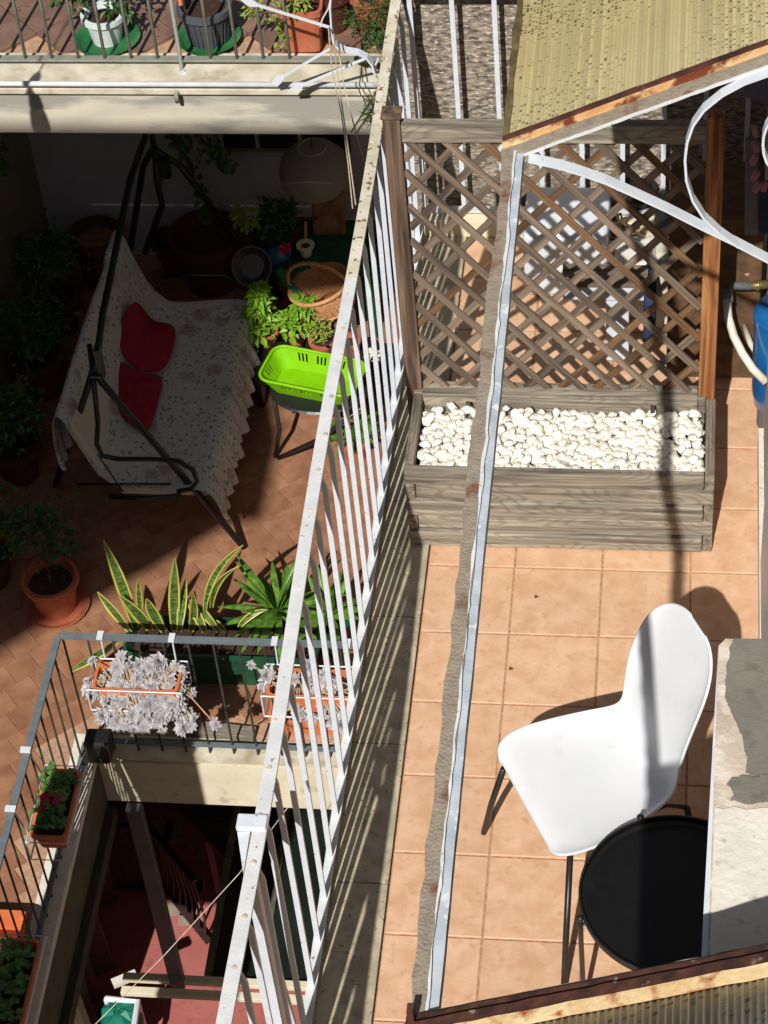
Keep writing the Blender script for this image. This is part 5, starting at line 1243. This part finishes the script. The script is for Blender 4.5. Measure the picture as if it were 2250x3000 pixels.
# veranda frame: post, side beam and double cross track with smoked panes to the right
vf = thing('veranda_frame', 'ivory metal veranda frame inside the light well, its post greyed as shade', 'frame', (-1.7, NYF, -5.1))
FZ = -5.1
b = MB(); b.box((-1.875, NYF - .03, (FZ - 3.345) / 2), (.085, .05, FZ * -1 - 3.345)); b.build('post', M['alu'], vf, bevel=.003)  # grey stands in for shade on the ivory post
b = MB(); b.box((-1.2, NYF - .02, FZ + .04), (2.0, .05, .035)); b.build('track', M['ivory'], vf, bevel=.003)
b = MB(); b.box((-1.2, NYF - .10, FZ + .02), (2.0, .05, .035)); b.build('track', M['ivory'], vf, bevel=.003)
b = MB(); b.box((-.55, NYF - .20, FZ), (.72, .1, .03)); b.build('track', M['ivory'], vf, bevel=.003)
bx = at(612, 2860, z=FZ).x
b = MB(); b.beam((bx, NYF + .02, FZ + .02), (bx, 4.2, FZ + .02), .04, .05); b.build('side_beam', M['olive_frame'], vf)
b = MB(); b.span((bx + .022, NYF + .01, FZ), (NX1 - .01, 4.2, FZ + .012)); b.build('roof_pane', M['glass'], vf)
b = MB(); b.span((bx + .3, NYF + .01, FZ + .013), (bx + .33, 4.2, FZ + .03)); b.build('glazing_bar', M['olive_frame'], vf)
# shade cloth fence and handrail standing in the courtyard
sc1 = at(498, 2335, z=-6.0); sc2 = at(672, 2520, z=-6.0)
fc_ = thing('cloth_canopy', 'green grey shade cloth canopy with a brown edge rail in the courtyard', 'canopy', (sc1.x, sc1.y, -5.9))
e1 = at(500, 2335, z=-5.9); e2 = at(672, 2518, z=-5.9); ee = e2 + (e2 - e1) * .35; e0 = e1 - (e2 - e1) * 1.5
b = MB(); b.beam(e0, ee, .05, .05); b.build('edge_rail', M['terra_dark'], fc_)
b = MB(); n = 30; vs = []
for i in range(n + 1):
    p = e0.lerp(ee, i / n); q = V((-.28, p.y + .9, 0))
    vs += [(p.x + .03, p.y, -5.9 + .01 * math.sin(i * 1.3)), (p.x * .6 + q.x * .4, p.y * .6 + q.y * .4, -5.98 + .03 * math.sin(i * .9)), (q.x, q.y, -5.85)]
b.add(vs, [(i * 3 + k, i * 3 + 3 + k, i * 3 + 4 + k, i * 3 + k + 1) for i in range(n) for k in range(2)]); b.build('cloth', M['mesh_g'], fc_, solid=.006)
for k in (.25, .75): p = e0.lerp(ee, k); b = MB(); b.box((p.x, p.y, (CZ - 5.93) / 2), (.04, .04, -CZ - 5.93)); b.build('post', M['terra_dark'], fc_)
# dark iron railing on the red floor
g1 = at(320, 2605, z=CZ); g2 = at(486, 2612, z=CZ); g3 = at(613, 2768, z=CZ)
cg = thing('floor_shadow_railing', 'low dark iron railing standing on the red courtyard floor', 'railing', g2)
M['bar_shadow'] = mat('red_floor_shadow_bar', '#2a1614', '#38201c', 20, .7)  # tone of shadow on red paint
b = MB(); b.beam(g1 + V((-.2, 0, .04)), g2 + V((0, 0, .04)), .04, .04); b.build('bottom_rail', M['bar_shadow'], cg)
b = MB(); b.beam(g2 + V((0, 0, .04)), g3 + V((0, 0, .04)), .04, .04); b.build('bottom_rail', M['bar_shadow'], cg)
hh = .75; c0 = None
b = MB(); b.beam(g1 + V((-.2, 0, hh)), g2 + V((0, 0, hh)), .04, .03); b.build('handrail', M['bar_shadow'], cg)
b = MB(); b.beam(g2 + V((0, 0, hh)), g3 + V((0, 0, hh)), .04, .03); b.build('handrail', M['bar_shadow'], cg)
for p, q, n in ((g1, g2, 5), (g2, g3, 7)):
    for k in range(n):
        r_ = p.lerp(q, (k + .5) / n)
        if c0 is None: b = MB(); b.tube([r_ + V((0, 0, .05)), r_ + V((.02, .02, .25)), r_ + V((.015, .015, .45)), r_ + V((0, 0, hh - .02))], .009, 6); c0 = b.build('bar', M['bar_shadow'], cg); rr0 = r_
        else: share(c0, cg, r_ - rr0)
# seat and green bag at the bottom
q = at(340, 2935, z=-6.3)
cr = thing('white_cart', 'white framed cart with a green bag seen at the foot of the well', 'cart', (q.x, q.y, CZ))
p1, p2, p3, p4 = at(310, 2926, z=-6.3), at(403, 2934, z=-6.3), at(385, 3060, z=-6.3), at(290, 3050, z=-6.3)
b = MB(); b.tube([p1, p2, p3], .022, 8); b.build('top_frame', M['white_clean'], cr)
for p in (p1, p2, p3): b = MB(); b.tube([p, V((p.x, p.y, CZ))], .018, 8); b.build('leg', M['white_clean'], cr)
b = MB(); random.seed(2); ce = at(352, 2985, z=-6.42); b.lathe(ce, [(.02, -.14), (.13, -.12), (.15, 0), (.12, .08), (.04, .12), (.001, .1)], 12); 
for i in range(len(b.v)): b.v[i] = tuple(V(b.v[i]) + rv(.02))
b.build('green_bag', M['teal'], org=ce, label='crumpled green bag lying in the white cart', cat='bag')
c = at(365, 2868, z=-6.0); b = MB(); b.box(c, (.16, .06, .03), rz=R(30)); b.build('wooden_block', M['conc_white'], org=c, label='pale wooden block beside the cross track in the well', cat='block')
# thin cable across
b = MB(); b.tube([at(935, 2240, Y=.6), at(700, 2560, Y=.2), at(480, 2800, Y=-.1), at(270, 3010, Y=-.4)], .0022, 5); b.build('cable', M['conc_pale'], org=at(700, 2560, Y=.2), label='thin slack cable crossing the light well diagonally', cat='cable')
# our own side of the well
b = MB(); b.span((NX1 + .002, -4, -8), (NX1 + .2, 5.2, -.33)); b.build('house_side_wall', M['wall_ext'], org=(NX1, 0, -4), label='outer house wall dropping below the white railing', cat='wall')
# far bounds of the courtyard
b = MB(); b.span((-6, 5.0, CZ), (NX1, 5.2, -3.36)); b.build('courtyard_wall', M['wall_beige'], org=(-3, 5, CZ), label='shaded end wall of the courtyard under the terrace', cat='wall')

# ---- unseen slab and cloths, added and shaped to cast the shade
SH = 6.9
def up(x, y, z=NZ):   # where the sun ray to a point on the floor passes height SH
    h = SH - z; return (x + SUN.x / SUN.z * h, y + SUN.y / SUN.z * h)
pts = [up(-2.70, 1.82), up(-2.47, 2.03), up(-2.15, 2.28), up(-1.52, 2.86), up(-1.38, 2.86), up(-1.37, 3.4), up(-1.45, 3.7), up(-1.47, 4.65), up(-.9, 4.75), up(-.2, 4.8), up(.0, 5.46), up(-5.5, 5.46), up(-5.5, 1.5)]
b = MB(); poly(b, ccw([V((x, y, 0)) for x, y in pts]), SH, SH + .14); b.build('shade_caster_slab', M['plaster2'], org=(pts[4][0], pts[4][1], SH), label='unseen high slab shaped to cast the shade on the lower terrace', cat='shade caster')  # outline traced back along the sun from the wanted shade edge
b = MB(); b.box((-2.035, -1.3, -1.35), (.36, .012, 2.6)); b.build('shade_sheet', M['laundry'], org=(-2.1, -1.3, -.1), label='unseen beige sheet added to shade the far side of the light well', cat='sheet')  # unseen cloth added to darken the well fascia

b = MB(); b.box((-2.275, -1.32, -1.72), (.13, .012, 1.86)); b.build('shade_strip', M['laundry'], org=(-2.27, -1.32, -.8), label='narrow unseen cloth added beside the beige sheet to shade the veranda post', cat='towel')  # unseen strip added to keep sun off the veranda post
# unseen house volumes added to cut the sky light in the yard
b = MB(); b.span((-9, -13, -8), (-4.9, 6.5, 11)); b.build('west_sky_blocker', M['wall_dark'], org=(-6, -3, -8), label='tall unseen house volume added on the left to block sky light', cat='house')
b = MB(); b.span((-9, -20, -8), (8, -15, 8.5)); b.build('south_sky_blocker', M['wall_dark'], org=(0, -16, -8), label='unseen house volume added behind the viewer to block sky light', cat='house')

# ================================================================== THINGS BEHIND THE TRELLIS AND AT THE RIGHT EDGE
random.seed(77)
def cbox(nm, lab, cat, p, q, z, h, m, bev=.006):
    a, c = at(*p, z=z), at(*q, z=z)
    b = MB(); b.span((min(a.x, c.x), min(a.y, c.y), z - h), (max(a.x, c.x), max(a.y, c.y), z)); return b.build(nm, m, org=((a.x + c.x) / 2, (a.y + c.y) / 2, z - h), bevel=bev, label=lab, cat=cat)
cbox('white_chest', 'white plastic chest behind the left half of the trellis', 'chest', (1530, 690), (1790, 545), .34, .335, M['white_clean'], .02)
cbox('cream_box', 'cream plastic box behind the trellis, right of the white chest', 'box', (1800, 775), (1990, 690), .30, .295, M['conc_white'], .015)
cbox('cream_bin', 'pale round cornered bin beside the dark box behind the trellis', 'bin', (1910, 760), (2010, 680), .42, .41, M['pipe'], .05)
a, c = at(1645, 832, z=.46), at(1900, 775, z=.46)
bt = thing('side_bench', 'small bench with a brown wooden top and white apron behind the trellis', 'bench', ((a.x + c.x) / 2, a.y, 0))
for k in range(3): b = MB(); w_ = (c.y - a.y) / 3; b.span((a.x, a.y + k * w_ + .002, .44), (c.x, a.y + (k + 1) * w_ - .002, .46)); b.build('board', M['slat'], bt, bevel=.002)
b = MB(); b.span((a.x + .004, a.y + .004, .375), (c.x - .01, a.y + .02, .439)); b.build('apron', M['white_clean'], bt)
b = MB(); b.span((a.x + .02, a.y + .05, .36), (a.x + .05, c.y, .4)); b.build('rail', M['white_clean'], bt)
q = at(1775, 900, Y=a.y + .03); q2 = at(1843, 900, Y=a.y + .03); b = MB(); b.span((q.x, a.y + .024, .02), (q2.x, a.y + .05, .374)); b.build('leg', M['white_clean'], bt, bevel=.006)
for lab, (px, py), r, h in (('dark pot behind the trellis beside the white chest', (1640, 700), .055, .16), ('black pot in the shade behind the right of the trellis', (1870, 600), .07, .2)):
    c = at(px, py, z=0.1); potted('dark_pot', lab, (c.x, c.y, .002), r, h, M['black_metal'], cat='plant pot')
b = MB()
for q in (((1675, 735), (1760, 745)), ((1700, 700), (1720, 745)), ((1740, 700), (1725, 745)), ((1690, 755), (1740, 742))): b.tube([at(*q[0], z=.12), at(*q[1], z=.1)], .006, 6)
b.build('pink_rake', M['pink'], org=at(1710, 740, z=.1), label='small pink garden rake head lying behind the trellis', cat='rake')
b = MB()
for k in range(9): p = at(random.uniform(1780, 1860), random.uniform(640, 700), z=.2); b.tube([p, p + rv(.07), p + rv(.09)], .005, 5)
b.build('dead_twigs', M['twig'], org=at(1800, 680, z=.2), label='tangle of dry brown stems behind the trellis', cat='stems')
cbox('navy_bag', 'dark navy bag hanging behind the trellis near the orange post', 'bag', (1885, 885), (1925, 760), .42, .25, M['navy'], .02)
cbox('grey_tub', 'small grey tub on the floor near the orange trellis post', 'tub', (1935, 925), (2000, 885), .1, .095, M['alu'], .02)
cbox('dark_corner_box', 'dark brown box put in for awning shade and dark clutter behind the orange trellis post', 'dark box', (1960, 640), (2240, 470), .85, .84, M['twig'], .01)  # dark box added to deepen the shaded corner, also fills in for dark clutter
cbox('black_crate', 'black crate on the floor behind the orange trellis post', 'crate', (1915, 690), (2090, 560), .3, .295, M['black_metal'], .01)
# laundry and pegs at the top right
def slab_(nm, lab, cat, pts, Y, t, m, wav=.0):
    P_ = [at(x, y, Y=Y) for x, y in pts]; n = len(P_); b = MB()
    b.add([p + V((0, 0, 0)) for p in P_] + [p + V((0, t, 0)) for p in P_], [tuple(range(n))[::-1], tuple(range(n, 2 * n))] + [(i, (i + 1) % n, n + (i + 1) % n, n + i) for i in range(n)])
    return b.build(nm, m, org=P_[0], bevel=.004, label=lab, cat=cat)
slab_('grey_towel', 'grey lilac towel hanging in the dark corner above the scroll', 'towel', [(2150, 235), (2330, 215), (2330, 330), (2235, 305), (2165, 280)], 1.0, .03, M['lav'])
slab_('pale_board', 'narrow pale grey board standing in the dark corner by the pegs', 'board', [(2184, 410), (2222, 410), (2222, 690), (2180, 690)], .95, .02, M['alu'])
slab_('navy_cloth', 'navy blue cloth hanging at the right edge below the pink pegs', 'cloth', [(2226, 540), (2300, 540), (2300, 690), (2232, 690)], .9, .02, M['navy'])
b = MB()
for k, (px, py) in enumerate(((2212, 385), (2214, 430), (2210, 468), (2213, 515), (2219, 548), (2240, 545))): b.box(at(px, py, Y=.86), (.022, .02, .045), rot=Matrix.Rotation(random.uniform(-.5, .5), 3, 'Y')); 
b.build('peg_strip', M['pink'], org=at(2212, 450, Y=.86), bevel=.004, kind='stuff')
# blue bowl, tap, hose and barrel
c = at(2148, 735, z=.55); b = MB(); b.lathe(c, [(.001, 0), (.05, 0), (.075, .05), (.085, .1), (.08, .1), (.07, .05), (.001, .02)], 28, rot=Matrix.Rotation(R(-35), 3, 'X')); b.build('blue_bowl', M['blue2'], org=c, label='pale blue plastic bowl behind the orange trellis post', cat='bowl')
tp = thing('garden_tap', 'brass garden tap with grey coupling feeding the white hose', 'tap', at(2130, 860, z=.5))
b = MB(); b.tube([at(2195, 838, z=.55), at(2255, 832, z=.55)], .017, 10); b.tube([at(2215, 836, z=.55), at(2225, 835, z=.55)], .022, 10); b.build('valve', M['brass'], tp, smooth=True)
b = MB(); b.tube([at(2200, 838, z=.55), at(2150, 838, z=.55), at(2130, 850, z=.55), at(2130, 880, z=.55)], .017, 10); b.tube([at(2130, 850, z=.55), at(2130, 882, z=.55)], .024, 10); b.build('elbow', M['alu'], tp, smooth=True)
b = MB(); b.tube([at(2195, 805, z=.57), at(2160, 792, z=.57), at(2110, 798, z=.57)], .009, 8); b.build('lever', M['pink'], tp, smooth=True)
b = MB(); b.tube([at(2130, 880, z=.55), at(2134, 930, z=.52), at(2150, 985, z=.48), at(2175, 1035, z=.44), at(2205, 1080, z=.4), at(2245, 1120, z=.36)], .0165, 12); b.build('hose', M['pipe'], org=at(2150, 950, z=.5), smooth=True, label='thick ivory hose curving down from the brass tap to the blue barrel', cat='hose')
b = MB(); b.tube([at(2140, 905, z=.35), at(2190, 915, z=.35), at(2240, 940, z=.33)], .014, 10); b.tube([at(2180, 955, z=.3), at(2200, 1010, z=.3), at(2235, 1060, z=.28)], .012, 8); b.build('waste_pipe', M['pipe'], org=at(2190, 920, z=.35), smooth=True, label='shorter white pipe behind the ivory hose', cat='pipe')
zt = .62; c = at(2290, 900, z=zt); rb = (c - at(2212, 900, z=zt)).length
br_ = thing('blue_barrel', 'glossy blue plastic barrel at the right edge beside the hose', 'barrel', (c.x, c.y, 0.12))
zlo = at(2225, 1190, Y=c.y).z
b = MB(); b.lathe((c.x, c.y, 0), [(.001, zlo), (rb * .55, zlo), (rb * .85, zlo + .03), (rb * .97, zlo + .1), (rb, .4), (rb, zt - .04), (rb * .9, zt), (.001, zt + .005)], 40); bb_ = b.build('body', M['blue'], br_, smooth=True)
b = MB(); b.lathe((c.x, c.y, zt - .055), [(rb + .0005, 0), (rb + .006, .004), (rb + .006, .02), (rb + .0005, .024)], 40); b.build('hoop', M['blue'], bb_)
if zlo > .03: b = MB(); b.lathe((c.x, c.y, .001), [(rb * .7, 0), (rb * .7, zlo - .002), (.001, zlo - .002)], 24); b.build('stand', M['alu'], br_)
